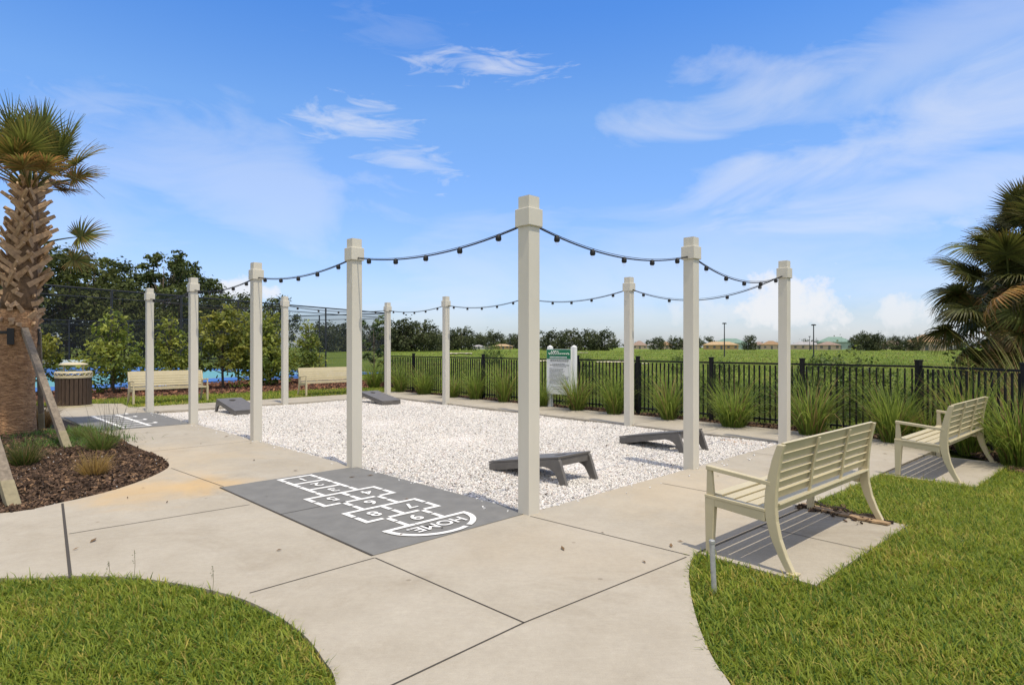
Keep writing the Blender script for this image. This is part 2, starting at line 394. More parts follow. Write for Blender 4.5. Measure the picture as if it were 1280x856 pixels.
def field_mat():
    m = bpy.data.materials.new('field'); m.use_nodes = True; nt = m.node_tree; N, L = nt.nodes, nt.links
    b = N['Principled BSDF']; b.inputs['Roughness'].default_value = .95; b.inputs['Specular IOR Level'].default_value = .1
    tc = N.new('ShaderNodeTexCoord')
    def nz(sc, det=8, dist=.5):
        n = N.new('ShaderNodeTexNoise'); n.inputs['Scale'].default_value = sc; n.inputs['Detail'].default_value = det; n.inputs['Distortion'].default_value = dist
        n.inputs['Roughness'].default_value = .65
        L.new(tc.outputs['Object'], n.inputs['Vector']); return n.outputs['Fac']
    r = N.new('ShaderNodeValToRGB'); e = r.color_ramp.elements; e[0].position = .36; e[0].color = (.09, .14, .02, 1); e[1].position = .66; e[1].color = (.22, .26, .05, 1)
    x = e.new(.5); x.color = (.145, .20, .03, 1); L.new(nz(.09, 10), r.inputs[0])
    r2 = N.new('ShaderNodeValToRGB'); e = r2.color_ramp.elements; e[0].position = .66; e[0].color = (0, 0, 0, 1); e[1].position = .72; e[1].color = (1, 1, 1, 1); L.new(nz(.03, 9, 1.5), r2.inputs[0])
    mx = N.new('ShaderNodeMix'); mx.data_type = 'RGBA'; L.new(r2.outputs[0], mx.inputs['Factor']); L.new(r.outputs[0], mx.inputs['A']); mx.inputs['B'].default_value = (.30, .25, .12, 1)
    r3 = N.new('ShaderNodeValToRGB'); e = r3.color_ramp.elements; e[0].position = .3; e[0].color = (.55, .55, .5, 1); e[1].position = .7; e[1].color = (1.2, 1.2, 1.1, 1); L.new(nz(1.3, 10), r3.inputs[0])
    m2 = N.new('ShaderNodeMix'); m2.data_type = 'RGBA'; m2.blend_type = 'MULTIPLY'; m2.inputs['Factor'].default_value = 1; L.new(mx.outputs['Result'], m2.inputs['A']); L.new(r3.outputs[0], m2.inputs['B'])
    L.new(m2.outputs['Result'], b.inputs['Base Color'])
    bp = N.new('ShaderNodeBump'); bp.inputs['Strength'].default_value = 1; bp.inputs['Distance'].default_value = .25; L.new(nz(2.4, 8), bp.inputs['Height']); L.new(bp.outputs[0], b.inputs['Normal'])
    M['field'] = m
field_mat()
def mesh_screen_mat():
    m = bpy.data.materials.new('chain_link'); m.use_nodes = True; nt = m.node_tree; N, L = nt.nodes, nt.links
    b = N['Principled BSDF']; b.inputs['Base Color'].default_value = (.016, .018, .02, 1); b.inputs['Roughness'].default_value = .6
    t = N.new('ShaderNodeBsdfTransparent'); mx = N.new('ShaderNodeMixShader'); mx.inputs[0].default_value = .78
    L.new(b.outputs[0], mx.inputs[1]); L.new(t.outputs[0], mx.inputs[2]); L.new(mx.outputs[0], N['Material Output'].inputs[0]); M['chain_link'] = m
    m = bpy.data.materials.new('bulb_glass'); m.use_nodes = True; nt = m.node_tree; N, L = nt.nodes, nt.links
    b = N['Principled BSDF']; b.inputs['Base Color'].default_value = (.9, .9, .9, 1); b.inputs['Roughness'].default_value = .05
    t = N.new('ShaderNodeBsdfTransparent'); mx = N.new('ShaderNodeMixShader'); mx.inputs[0].default_value = .9
    L.new(b.outputs[0], mx.inputs[1]); L.new(t.outputs[0], mx.inputs[2]); L.new(mx.outputs[0], N['Material Output'].inputs[0]); M['bulb_glass'] = m
mesh_screen_mat()

# ------------------------------------------------------------------ plan of the place
P0, P4, Q2, RC = V3(.163, 5.914), V3(-8.97, 15.13), V3(4.59, 10.30), V3(-4.05, 19.9)
U = (P4 - P0).normalized(); OUT = Vector((-U.y, U.x, 0))          # along the near row; outwards from the gravel
VD = (Q2 - P0).normalized()
lawn_left_edge = catmull([(-9.5, 4.5), (-6, 4.38)] + [tuple(G(x, y)[:2]) for x, y in ((0, 722), (85, 719), (170, 722), (240, 732), (300, 747), (345, 768), (380, 793), (403, 822), (420, 858))] + [(-.72, 2.3), (-.62, 1), (-.6, -1), (-.6, -4)])
lawn_right_edge = catmull([(1.05, -4), (1.04, -1), (1.03, 1.5), (1.02, 2.4)] + [tuple(G(x, y)[:2]) for x, y in ((915, 858), (890, 820), (873, 780), (864, 745), (861, 715), (864, 699))])
A1 = G(870, 691); WR = Vector((.7375, .675, 0)).normalized(); WN = Vector((WR.y, -WR.x, 0))     # right walk outer line
PAD1 = [A1 + WR * .03, A1 + WR * 2.10, A1 + WR * 2.10 + WN * .87, A1 + WR * .03 + WN * .87]
s2 = (Vector((4.63, 7.62, 0)) - A1).dot(WR) + .12
PAD2 = [A1 + WR * s2, A1 + WR * (s2 + 2.06), A1 + WR * (s2 + 2.06) + WN * .95, A1 + WR * s2 + WN * .95]
FB = V3(6.97, 10.5); FD = Vector((-.68, .735, 0)).normalized()       # fence bend, direction of the long run
WC = V3(7.02, 9.93)                                                   # outer walk corner
BC = V3(-4.09, 22.2)                                                  # far outer corner
mulch_pts = [(-14, 5.75), (-9, 5.78), (-6.2, 5.82)] + [tuple(G(x, y)[:2]) for x, y in ((0, 641), (80, 627), (135, 614), (178, 600), (206, 587), (211, 579), (198, 571), (150, 549), (130, 541))] + [(-10.5, 14.15), (-11.9, 15.6)]
mulch_edge = catmull(mulch_pts)
BACK = V3(-10.15, 16.25)
outer = lawn_left_edge + lawn_right_edge + [tuple(p[:2]) for p in (A1, WC, BC, V3(-5.2, 21.15), BACK, V3(-11.1, 17.4), V3(-12.5, 17.3), V3(-12.4, 16.0))] + mulch_edge[::-1] + [(-14, 4.5)]
gravel_poly = [P0, Q2, RC, P4]
ground = None
def build_ground():
    # one sheet to the horizon, rising gently beyond the site
    rings = [0, 4, 8, 12, 16, 22, 30, 40, 52, 66, 82, 100, 125, 150, 180, 230, 300, 420, 700, 1300, 3000]; n = 96; v = [(0, 8, -.12)]; f = []
    for r in rings[1:]:
        for k in range(n):
            t = 2 * math.pi * k / n; x, y = r * math.cos(t), 8 + r * math.sin(t)
            q = min(max((r - 60) / 120, 0), 1); z = -.12 + .68 * q * q * (3 - 2 * q)
            v.append((x, y, z))
    for k in range(n): f.append((0, 1 + k, 1 + (k + 1) % n))
    for i in range(len(rings) - 2):
        for k in range(n):
            a, b = 1 + i * n + k, 1 + i * n + (k + 1) % n; f.append((a, a + n, b + n, b))
    me = bpy.data.meshes.new('field'); me.from_pydata(v, [], f)
    for p in me.polygons: p.use_smooth = True
    tag(link('field', me, M['field']), kind='structure')
    tag(link('walkway', poly_mesh('walkway', outer, [[tuple(p[:2]) for p in gravel_poly]], 0, .115), M['concrete']), kind='structure')
    tag(link('gravel_bed', poly_mesh('gravel_bed', [tuple(p[:2]) for p in gravel_poly], (), -.06), M['gravel_bed']), kind='structure')
    for nm, pd in (('bench_pad', PAD1), ('bench_pad', PAD2)):
        tag(link(nm, poly_mesh(nm, [tuple((p + WN * .012)[:2]) for p in pd], (), -.004, .11), M['concrete']), kind='structure')
    bp0 = V3(-10.55, 16.85)
    for o in (V3(-10.35, 16.12), V3(-6.85, 19.55)):
        vd = Vector((.705, .69, 0)).normalized(); wn = Vector((-vd.y, vd.x, 0))
        q = [o, o + vd * 2.1, o + vd * 2.1 + wn * .87, o + wn * .87]; q = [p + wn * .05 for p in q]
        tag(link('bench_pad', poly_mesh('bench_pad', [tuple(p[:2]) for p in q], (), -.005, .11), M['concrete']), kind='structure')
    # lawn and mulch sheets
    right_lawn = [tuple(p) for p in lawn_right_edge] + [tuple(A1[:2]), tuple((A1 + WR * (s2 + .3))[:2]), tuple((PAD2[2] - WR * .1)[:2]), (7.55, 7.6), (9.5, 6.5), (9.5, -4)]
    left_lawn = [tuple(p) for p in lawn_left_edge] + [(-9.5, -4)]
    tag(link('lawn', poly_mesh('lawn', right_lawn, (), -.034), M['lawn_base']), kind='structure')
    tag(link('lawn', poly_mesh('lawn', left_lawn, (), -.034), M['lawn_base']), kind='structure')
    back_lawn = [(-13.5, 17.2), (-10.0, 16.2), (-5.2, 21.1), (-4.0, 22.3), (-4.6, 24.2), (-5.2, 24.4), (-9, 21.5), (-12, 19.4)]
    tag(link('lawn', poly_mesh('lawn', back_lawn, (), -.04), M['lawn_base']), kind='structure')
    mb = [tuple(p) for p in mulch_edge] + [(-12.2, 16.1), (-13.5, 17.3), (-22, 18), (-22, 5.75)]
    tag(link('mulch_bed', poly_mesh('mulch_bed', mb, (), -.035), M['mulch_base']), kind='structure')
    strip = [tuple(p[:2]) for p in (BC + Vector((.3, -.1, 0)), WC + Vector((-.2, .2, 0)), WC, V3(6.75, 8.3), V3(6.4, 7.9), V3(7.3, 7.4), V3(7.9, 7.6), FB + Vector((.35, 0, 0)), FB + FD * 17 + Vector((.3, .3, 0)))]
    tag(link('mulch_bed', poly_mesh('mulch_bed', strip, (), -.03), M['mulch_base']), kind='structure')
    tb = [(-24, 18.0), (-13.5, 17.25), (-12, 19.3), (-9, 21.4), (-5.1, 24.3), (-4.4, 26), (-9.5, 33), (-12.6, 29), (-16.5, 21.6), (-24, 14)]
    tag(link('mulch_bed', poly_mesh('mulch_bed', tb, (), -.05), mat('mulch_red', (.085, .045, .03), .95, noise=.45, nscale=20, bump=1, bscale=40)), kind='structure')
    es = [tuple((Q2 + Vector(p)).to_tuple()[:2]) for p in ((-.12, -.02, 0), (-.75, .72, 0), (-.9, .55, 0), (-.75, .22, 0), (-.4, -.12, 0))]
    tag(link('bare_soil', poly_mesh('bare_soil', es, (), -.038), M['orange_soil']), kind='structure')
    return right_lawn, left_lawn, back_lawn, mb, strip, tb
right_lawn, left_lawn, back_lawn, mulch_left, mulch_strip, mulch_back = build_ground()

def joints():
    b = MB()
    def seg(p, q, w=.009, z=.0025):
        p, q = Vector(p), Vector(q); d = (q - p).normalized(); n = Vector((-d.y, d.x, 0)) * w / 2
        a, c, e, f = p - n, q - n, q + n, p + n
        for t in (a, c, e, f): t.z = z
        b.add([a, c, e, f], [(0, 1, 2, 3)])
    g = lambda x, y: G(x, y)
    for a, c, w in (((312, 741), (468, 697), .010), ((469, 697), (655, 778), .011), ((486, 858), (655, 778), .011), ((655, 778), (858, 696), .010), ((663, 645), (862, 694), .010),
                    ((78, 629), (88, 721), .022), ((86, 667), (312, 630.5), .010), ((214, 585), (282, 609), .009), ((828, 604), (888, 615), .009)):
        seg(g(*a), g(*c), w)
    for k in (2, 3): p = P0 + (P4 - P0) * (k / 4); seg(p, p + OUT * 1.62, .009)
    for k in (.78,): p = P0 + (Q2 - P0) * k; seg(p, p + WN * 1.6, .009)
    d2 = (RC - Q2); nn = Vector((d2.y, -d2.x, 0)).normalized() * -1
    nn = Vector((.74, .67, 0))
    for k in (0, .125, .25, .375, .5, .625, .75, .875, 1): p = Q2 + d2 * k; seg(p, p + nn * 1.72, .009)
    d3 = RC - P4
    for k in (0, .25, .5, .75): p = P4 + d3 * k; seg(p, p + Vector((-.70, .71, 0)) * 1.55, .009)
    m1 = (PAD1[0] + PAD1[1]) / 2; 
    seg(A1 + WR * .03, A1 + WR * 2.1, .012); seg(PAD2[0], PAD2[1], .012)
    tag(b.build('walkway_joint', M['joint']), kind='structure')
    c = MB()
    p, q = m1 + WN * .012, (PAD1[2] + PAD1[3]) / 2 + WN * .012; n = WR * .004
    c.add([Vector((t.x, t.y, 0)) for t in (p - n, p + n, q + n, q - n)], [(0, 1, 2, 3)])
    tag(c.build('pad_joint', M['joint']), kind='structure')
joints()

# ------------------------------------------------------------------ ground cover (stuff)
DIRS = lambda n, rng: rng.random(n) * 2 * math.pi
def hexverts(rng, n, size, flat=.6):
    base = np.array([(x, y, z) for z in (-1, 1) for x, y in ((-1, -1), (1, -1), (1, 1), (-1, 1))], float)
    v = base[None] * (1 + (rng.random((n, 8, 3)) - .5) * .9)
    sc = size[:, None] * np.stack([np.ones(n), .55 + .45 * rng.random(n), flat * (.5 + .5 * rng.random(n))], 1)
    v = v * sc[:, None, :] * .5
    # random rotation
    q = rng.normal(size=(n, 4)); q[:, 1:3] *= .45; q /= np.linalg.norm(q, axis=1)[:, None]
    w, x, y, z = q.T
    Rm = np.stack([1 - 2 * (y * y + z * z), 2 * (x * y - z * w), 2 * (x * z + y * w), 2 * (x * y + z * w), 1 - 2 * (x * x + z * z), 2 * (y * z - x * w), 2 * (x * z - y * w), 2 * (y * z + x * w), 1 - 2 * (x * x + y * y)], 1).reshape(n, 3, 3)
    return np.einsum('nij,nkj->nki', Rm, v)
HEXF = np.array([(3, 2, 1, 0), (4, 5, 6, 7), (0, 1, 5, 4), (1, 2, 6, 5), (2, 3, 7, 6), (3, 0, 4, 7)])
def stones(name, pts, z, size, cols, rng, m, flat=.6, kind='stuff'):
    n = len(pts); v = hexverts(rng, n, size, flat); v[:, :, 0] += pts[:, 0][:, None]; v[:, :, 1] += pts[:, 1][:, None]; v[:, :, 2] += z[:, None] if hasattr(z, 'shape') else z
    f = (np.arange(n) * 8)[:, None, None] + HEXF[None]
    o = link(name, fast_mesh(name, v.reshape(-1, 3), f.reshape(-1, 4), np.repeat(cols, 8, 0)), m)
    return tag(o, kind=kind)
def gravel():
    rng = np.random.default_rng(3); poly = [tuple(p[:2]) for p in gravel_poly]
    keep = lambda p: rng.random(len(p)) < np.clip(1.25 - (p[:, 1] - 6) * .06, .42, 1)
    pts = scatter_in(poly, 3200, rng, keep); n = len(pts)
    size = .011 + .014 * rng.random(n) ** 1.6; size *= np.clip(1 + (pts[:, 1] - 8) * .02, 1, 1.25)
    b = .52 + .19 * rng.random(n); cols = np.stack([b, b * (.95 + .03 * rng.random(n)), b * (.885 + .06 * rng.random(n))], 1)
    k = rng.random(n)
    pink = k < .12; cols[pink] = cols[pink] * np.array([.95, .87, .82])
    grey = (k > .88) & (k < .955); cols[grey] *= .68
    dk = k > .98; cols[dk] *= .25
    # leaf litter blown in near the back edge
    z = -.052 + .012 * rng.random(n) + .02 * np.sin(pts[:, 0] * 1.7) * np.sin(pts[:, 1] * 1.3)
    z = np.minimum(z, -.015)
    stones('gravel', pts, z, size, cols, rng, M['gravel_stone'], .75)
    # stray chips on the edge of the walk
    t = rng.random(60); p = np.array(P0[:2]) + np.outer(t, np.array((P4 - P0)[:2])); p += np.outer(rng.random(60) ** 3 * .25, np.array(OUT[:2]))
    t2 = rng.random(50); p2 = np.array(P0[:2]) + np.outer(t2, np.array((Q2 - P0)[:2])) + np.outer(rng.random(50) ** 3 * .3, np.array(WN[:2]))
    p = np.concatenate([p, p2]); c = np.full((len(p), 3), .66)
    stones('loose_gravel', p, np.full(len(p), .008), .012 + .012 * rng.random(len(p)), c, rng, M['gravel_stone'], .7)
gravel()

def lawn_blades():
    rng = np.random.default_rng(5)
    pads = [[tuple(p[:2]) for p in PAD1], [tuple(p[:2]) for p in PAD2]]
    walk = outer
    def make(name, poly, dens, lo, hi, wid, cut):
        def keep(p):
            ok = ~inside(p, walk)
            for q in pads: ok &= ~inside(p, q)
            return ok & cut(p)
        pts = scatter_in(poly, dens, rng, keep); n = len(pts)
        # clumpy: low-frequency patches of colour and height
        ph = np.sin(pts[:, 0] * 3.1 + 1.7 * np.sin(pts[:, 1] * 2.3)) * np.sin(pts[:, 1] * 3.7 + pts[:, 0]) 
        ph2 = np.sin(pts[:, 0] * 17 + 3 * np.sin(pts[:, 1] * 13)) * np.sin(pts[:, 1] * 19 + 2 * np.sin(pts[:, 0] * 11))
        L = (lo + (hi - lo) * rng.random(n) ** 1.3) * (1 + .28 * ph2) * np.where(rng.random(n) < .03, 1.5, 1)
        c0 = np.array([.125, .185, .02]); c1 = np.array([.275, .32, .04]); yl = np.array([.42, .36, .085]); dg = np.array([.055, .12, .016])
        k = np.clip(rng.random(n) * .75 + .18 * ph + .2 * ph2 + .1, 0, 1)[:, None]
        ca = c0 + (c1 - c0) * k
        y = rng.random(n) < .10 + .22 * np.clip(ph, 0, 1) ** 2; ca[y] = yl * (.6 + .6 * rng.random(y.sum()))[:, None]
        d = rng.random(n) < .16; ca[d] = dg
        base = np.stack([pts[:, 0], pts[:, 1], np.full(n, -.034)], 1)
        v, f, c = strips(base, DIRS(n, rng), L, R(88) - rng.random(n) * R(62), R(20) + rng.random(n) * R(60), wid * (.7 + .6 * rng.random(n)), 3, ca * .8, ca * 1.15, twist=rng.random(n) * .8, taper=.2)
        return v, f, c
    far = lambda p: p[:, 1] < 20
    nearR = lambda p: (p[:, 1] > 2.3) & (p[:, 0] < p[:, 1] * .95 + .4)
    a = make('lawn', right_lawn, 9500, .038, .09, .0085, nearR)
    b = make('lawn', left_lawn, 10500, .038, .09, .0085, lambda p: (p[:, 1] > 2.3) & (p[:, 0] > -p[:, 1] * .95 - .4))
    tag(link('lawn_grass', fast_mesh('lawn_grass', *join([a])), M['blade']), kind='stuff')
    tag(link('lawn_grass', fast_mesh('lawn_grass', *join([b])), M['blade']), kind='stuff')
    rest = make('lawn', right_lawn, 500, .06, .1, .018, lambda p: ~nearR(p))
    rest2 = make('lawn', left_lawn, 500, .06, .1, .018, lambda p: ~((p[:, 1] > 2.3) & (p[:, 0] > -p[:, 1] * .95 - .4)))
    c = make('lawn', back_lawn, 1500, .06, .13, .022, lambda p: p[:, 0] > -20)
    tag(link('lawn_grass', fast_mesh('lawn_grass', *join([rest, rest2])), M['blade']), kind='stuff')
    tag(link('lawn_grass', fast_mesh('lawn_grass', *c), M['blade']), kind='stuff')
lawn_blades()

def field_grass():
    rng = np.random.default_rng(8)
    def band(n, d0, d1, lo, hi, w, p=1.0):
        d = d0 + (d1 - d0) * rng.random(n * 3) ** p; a = (rng.random(n * 3) * 1240 + 420 - 640) / F; x = a * d
        pts = np.stack([x, d], 1)
        # outside the site: beyond the fence lines
        t = (pts - np.array(FB[:2])) @ np.array([FD.y, -FD.x]); ok = t > .12
        ok &= ~((pts[:, 0] < -4.4 - (pts[:, 1] - 22.9) * .21) & (pts[:, 1] > 20))
        pts = pts[ok][:n]; n = len(pts)
        ph = np.sin(pts[:, 0] * .9 + 2 * np.sin(pts[:, 1] * .5)) * np.sin(pts[:, 1] * 1.1 + pts[:, 0] * .4)
        L = (lo + (hi - lo) * rng.random(n)) * (1 + .45 * ph)
        k = rng.random(n)[:, None]; big = .5 + .5 * np.sin(pts[:, 0] * .31 + 1.3 * np.sin(pts[:, 1] * .17)) * np.sin(pts[:, 1] * .23 + .8 * np.sin(pts[:, 0] * .4)); k = np.clip(k * .6 + .45 * big[:, None], 0, 1)
        ca = np.array([.06, .115, .018]) + (np.array([.25, .29, .055]) - np.array([.06, .115, .018])) * k
        y = rng.random(n) < .08 + .1 * (ph > .4); ca[y] = np.array([.30, .25, .10]) * (.6 + .5 * rng.random(y.sum()))[:, None]
        r = np.clip((np.hypot(pts[:, 0], pts[:, 1] - 8) - 60) / 120, 0, 1); z = -.12 + .68 * r * r * (3 - 2 * r)
        base = np.stack([pts[:, 0], pts[:, 1], z - .01], 1)
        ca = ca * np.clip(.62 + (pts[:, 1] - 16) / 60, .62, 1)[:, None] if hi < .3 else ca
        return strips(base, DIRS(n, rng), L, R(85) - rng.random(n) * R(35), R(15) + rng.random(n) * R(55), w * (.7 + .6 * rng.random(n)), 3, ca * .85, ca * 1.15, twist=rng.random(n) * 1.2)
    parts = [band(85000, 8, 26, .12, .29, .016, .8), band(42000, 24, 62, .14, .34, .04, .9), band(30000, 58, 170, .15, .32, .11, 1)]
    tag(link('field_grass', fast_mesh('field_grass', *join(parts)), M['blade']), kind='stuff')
field_grass()

def mulch():
    rng = np.random.default_rng(9)
    def chips(poly, dens, cut, cols_fn, nm, lo=.02, hi=.075, white=.0, z=-.03):
        pts = scatter_in(poly, dens, rng, lambda p: cut(p) & ~inside(p, outer)); n = len(pts)
        size = lo + (hi - lo) * rng.random(n) ** 2
        v = hexverts(rng, n, size, .35); 
        c = cols_fn(n); w = rng.random(n) < white; c[w] = .5; v[w] *= .42
        size2 = size.copy()
        v[:, :, 0] += pts[:, 0][:, None]; v[:, :, 1] += pts[:, 1][:, None]; v[:, :, 2] += z + .018 * rng.random(n)[:, None] + (.03 * np.abs(np.sin(pts[:, 0] * 2.1) * np.sin(pts[:, 1] * 1.9)))[:, None]
        f = (np.arange(n) * 8)[:, None, None] + HEXF[None]
        tag(link(nm, fast_mesh(nm, v.reshape(-1, 3), f.reshape(-1, 4), np.repeat(c, 8, 0)), M['chip']), kind='stuff')
    def br(n):
        k = rng.random(n)[:, None]; c = np.array([.03, .02, .014]) + np.array([.12, .075, .05]) * k ** 1.8
        r = rng.random(n) < .1; c[r] = np.array([.21, .13, .075]) * (.6 + .7 * rng.random(r.sum()))[:, None]; return c
    chips(mulch_left, 2200, lambda p: (p[:, 0] > -p[:, 1] * 1.02 - .6) & (p[:, 1] < 12), br, 'mulch_chips', .014, .055, white=.04, z=-.028)
    chips(mulch_strip, 700, lambda p: p[:, 1] > 0, br, 'mulch_chips', white=.01)
    chips(mulch_back, 130, lambda p: p[:, 0] > -22, lambda n: br(n) * np.array([1.6, 1.25, 1.2]), 'mulch_chips', .05, .16, z=-.045)
mulch()

# ------------------------------------------------------------------ hopscotch and ladder courts
def text_mesh(body, size, name):
    cu = bpy.data.curves.new(name, 'FONT'); cu.body = body; cu.size = size; cu.align_x = 'CENTER'; cu.align_y = 'CENTER'; cu.offset = size * .018
    o = bpy.data.objects.new(name, cu); COL.objects.link(o)
    dg = bpy.context.evaluated_depsgraph_get(); me = bpy.data.meshes.new_from_object(o.evaluated_get(dg))
    bpy.data.objects.remove(o); me.name = name; return me
ANG = math.atan2(OUT.y, OUT.x)
LEN1 = (P4 - P0).length / 4
def painted_pad(loc, label):
    root = empty('hopscotch_court', loc, ANG)
    tag(root, label, 'hopscotch court')
    b = MB(); w, l = 1.735, LEN1 - .03
    b.add([(.0, 0, .004), (w, 0, .004), (w, -l, .004), (0, -l, .004)], [(0, 3, 2, 1)])
    b.build('painted_pad', M['hop_pad'], root)
    j = MB(); j.add([(.95, -1.63, .0065), (w, -1.63, .0065), (w, -1.621, .0065), (.95, -1.621, .0065)], [(0, 1, 2, 3)]); j.build('pad_seam', M['joint'], root)
    e = MB(); e.add([(w - .006, 0, .0062), (w + .012, 0, .0062), (w + .012, -l, .0062), (w - .006, -l, .0062)], [(0, 1, 2, 3)]); e.build('edge_joint', M['joint'], root)
    return root
def hopscotch():
    root = painted_pad(P0, 'grey painted pad with white hopscotch squares 1 to 9 and HOME by the nearest post')
    b = MB(); W = .051; zc = [0]
    def line(x0, y0, x1, y1, z):                 # local x = outwards, y = -a
        zc[0] += 1; z = .0078 + zc[0] * .00004
        p, q = Vector((x0, -y0, z)), Vector((x1, -y1, z)); d = (q - p).normalized(); n = Vector((-d.y, d.x, 0)) * W / 2; p -= d * W / 2; q += d * W / 2
        b.add([p - n, q - n, q + n, p + n], [(0, 1, 2, 3)])
    def square(b0, b1, a0, a1, sides):
        g = .03
        if 'f' in sides: line(b0, a1, b1, a1, .0082)
        if 'n' in sides:
            line(b0, a0, b0 + (b1 - b0) * .36, a0, .0086); line(b1 - (b1 - b0) * .36, a0, b1, a0, .0086)
        if 'i' in sides: line(b0, a0 + .05, b0, a0 + (a1 - a0) * .42, .0090); line(b0, a1 - (a1 - a0) * .36, b0, a1 - .05, .0090)
        if 'o' in sides: line(b1, a0 + .05, b1, a0 + (a1 - a0) * .42, .0090); line(b1, a1 - (a1 - a0) * .36, b1, a1 - .05, .0090)
    c = .89; h = .2
    square(c - h, c + h, 2.74, 3.11, 'fio'); square(c - h, c + h, 2.36, 2.74, 'fio'); square(c - h, c + h, 1.99, 2.36, 'fio')
    square(c - .405, c, 1.59, 1.99, 'fnio'); square(c, c + .405, 1.59, 1.99, 'fno')
    square(c - h, c + h, 1.2, 1.59, 'io')
    square(c - .405, c, .80, 1.2, 'fnio'); square(c, c + .405, .80, 1.2, 'fno')
    square(c - h, c + h, .44, .80, 'io'); line(c - .44, .44, c + .1, .44, .0082); line(c + .16, .44, c + .44, .44, .0082)
    pr = None; k = 26
    for i in range(k):
        t0, t1 = math.pi * i / k, math.pi * (i + 1) / k
        if i in (9, ): continue
        P = []
        for t, r in ((t0, 1), (t1, 1), (t1, .875), (t0, .875)): P.append((c - .465 * r * math.cos(t), -(.42 - .40 * r * math.sin(t)), .0115))
        b.add(P, [(0, 1, 2, 3)])
    b.build('painted_lines', M['white_paint'], root)
    for s, bb, a in (('1', .89, 2.92), ('2', .89, 2.55), ('3', .89, 2.18), ('4', .69, 1.8), ('5', 1.1, 1.8), ('6', .89, 1.40), ('7', .69, 1.0), ('8', 1.1, 1.0), ('9', .89, .62)):
        link('numeral', text_mesh(s, .235, 'numeral'), M['white_paint'], root, (bb, -a, .0125))
    link('lettering', text_mesh('HOME.', .20, 'lettering'), M['white_paint'], root, (.89, -.285, .0125))
    root2 = painted_pad(P0 + (P4 - P0) * .75, 'far grey painted pad with white ladder lines in front of the waste bin')
    b2 = MB(); zc2 = [0]
    def line2(x0, y0, x1, y1, z, W=.06):
        zc2[0] += 1; z = .0078 + zc2[0] * .00006; p, q = Vector((x0, -y0, z)), Vector((x1, -y1, z)); d = (q - p).normalized(); n = Vector((-d.y, d.x, 0)) * W / 2
        b2.add([p - n, q - n, q + n, p + n], [(0, 1, 2, 3)])
    line2(.75, .2, .75, 3.08, .0082, .07); line2(1.22, .2, 1.22, 3.08, .0082, .07)
    for i in range(8):
        a = .24 + i * .4; line2(.52 if i % 2 else .72, a, 1.25, a, .0088)
        if i % 2: line2(.52, a, .52, a + .2, .0082)
    b2.build('painted_lines', M['white_paint'], root2)
hopscotch()

# ------------------------------------------------------------------ light posts and string lights
def make_post(nm='light_post'):
    root = empty(nm, (0, 0, 0), ANG)
    w = .15; b = MB(); b.box((0, 0, 1.39), (w, w, 2.98)); b.build('shaft', M['post'], root, .006)
    b = MB(); b.box((0, 0, 2.845), (.192, .192, .17)); b.build('collar', M['post'], root, .006)
    b = MB(); b.box((0, 0, 2.985), (w - .004, w - .004, .13)); b.add([(-.072, -.072, 3.0505), (.072, -.072, 3.0505), (.072, .072, 3.0505), (-.072, .072, 3.0505), (0, 0, 3.062)], [(0, 1, 4), (1, 2, 4), (2, 3, 4), (3, 0, 4)])
    b.build('cap', M['post'], root, .004)
    return root
PL = lambda a, b, t: a + (b - a) * t
posts = {
    'n0': (P0, 'nearest and tallest looking beige square post, at the inner corner of the numbered hopscotch pad'),
    'n1': (PL(P0, P4, .25), 'beige square post at the far end of the numbered hopscotch pad'),
    'n2': (PL(P0, P4, .5), 'beige square post in the near left row, with a cornhole board just behind its foot'),
    'n3': (PL(P0, P4, .75), 'beige square post standing before the right half of the long bench at the left'),
    'n4': (P4, 'leftmost beige square post, before the left half of the long bench near the bin'),
    'r1': (PL(P0, Q2, .5), 'beige square post on the gravel edge hiding the end of the right-hand dark board'),
    'r2': (Q2, 'rightmost beige square post, behind the near bench'),
    'f1': (PL(Q2, RC, .25), 'beige square post on the far gravel edge, behind the flat dark board at the right'),
    'f2': (PL(Q2, RC, .5) + Vector((.05, 0, 0)), 'far beige square post almost hidden behind the nearest post'),
    'f3': (PL(Q2, RC, .75), 'slim far beige square post in the middle of the far gravel edge'),
    'f4': (RC, 'farthest beige square post, at the back corner by the farthest dark board'),
    'b1': (PL(P4, RC, .5), 'beige square post with grey conduit boxes, between the two far benches'),
}
proto = make_post(); first = True
for k, (p, lb) in posts.items():
    o = proto if first else copy_tree(proto); first = False
    o.location = (p.x, p.y, 0); tag(o, lb, 'post', 'beige posts round the gravel court')
    q = p - (P0 + Q2 + RC + P4) / 4
    if k == 'b1':
        b = MB(); b.tube([(.03, -.09, .0), (.03, -.09, 2.7)], .014, 8); b.build('conduit', M['galv'], o, smooth=False)
        for z in (1.62, 1.95): b = MB(); b.box((.03, -.10, z), (.08, .06, .12)); b.build('outlet_box', M['galv'], o, .006)
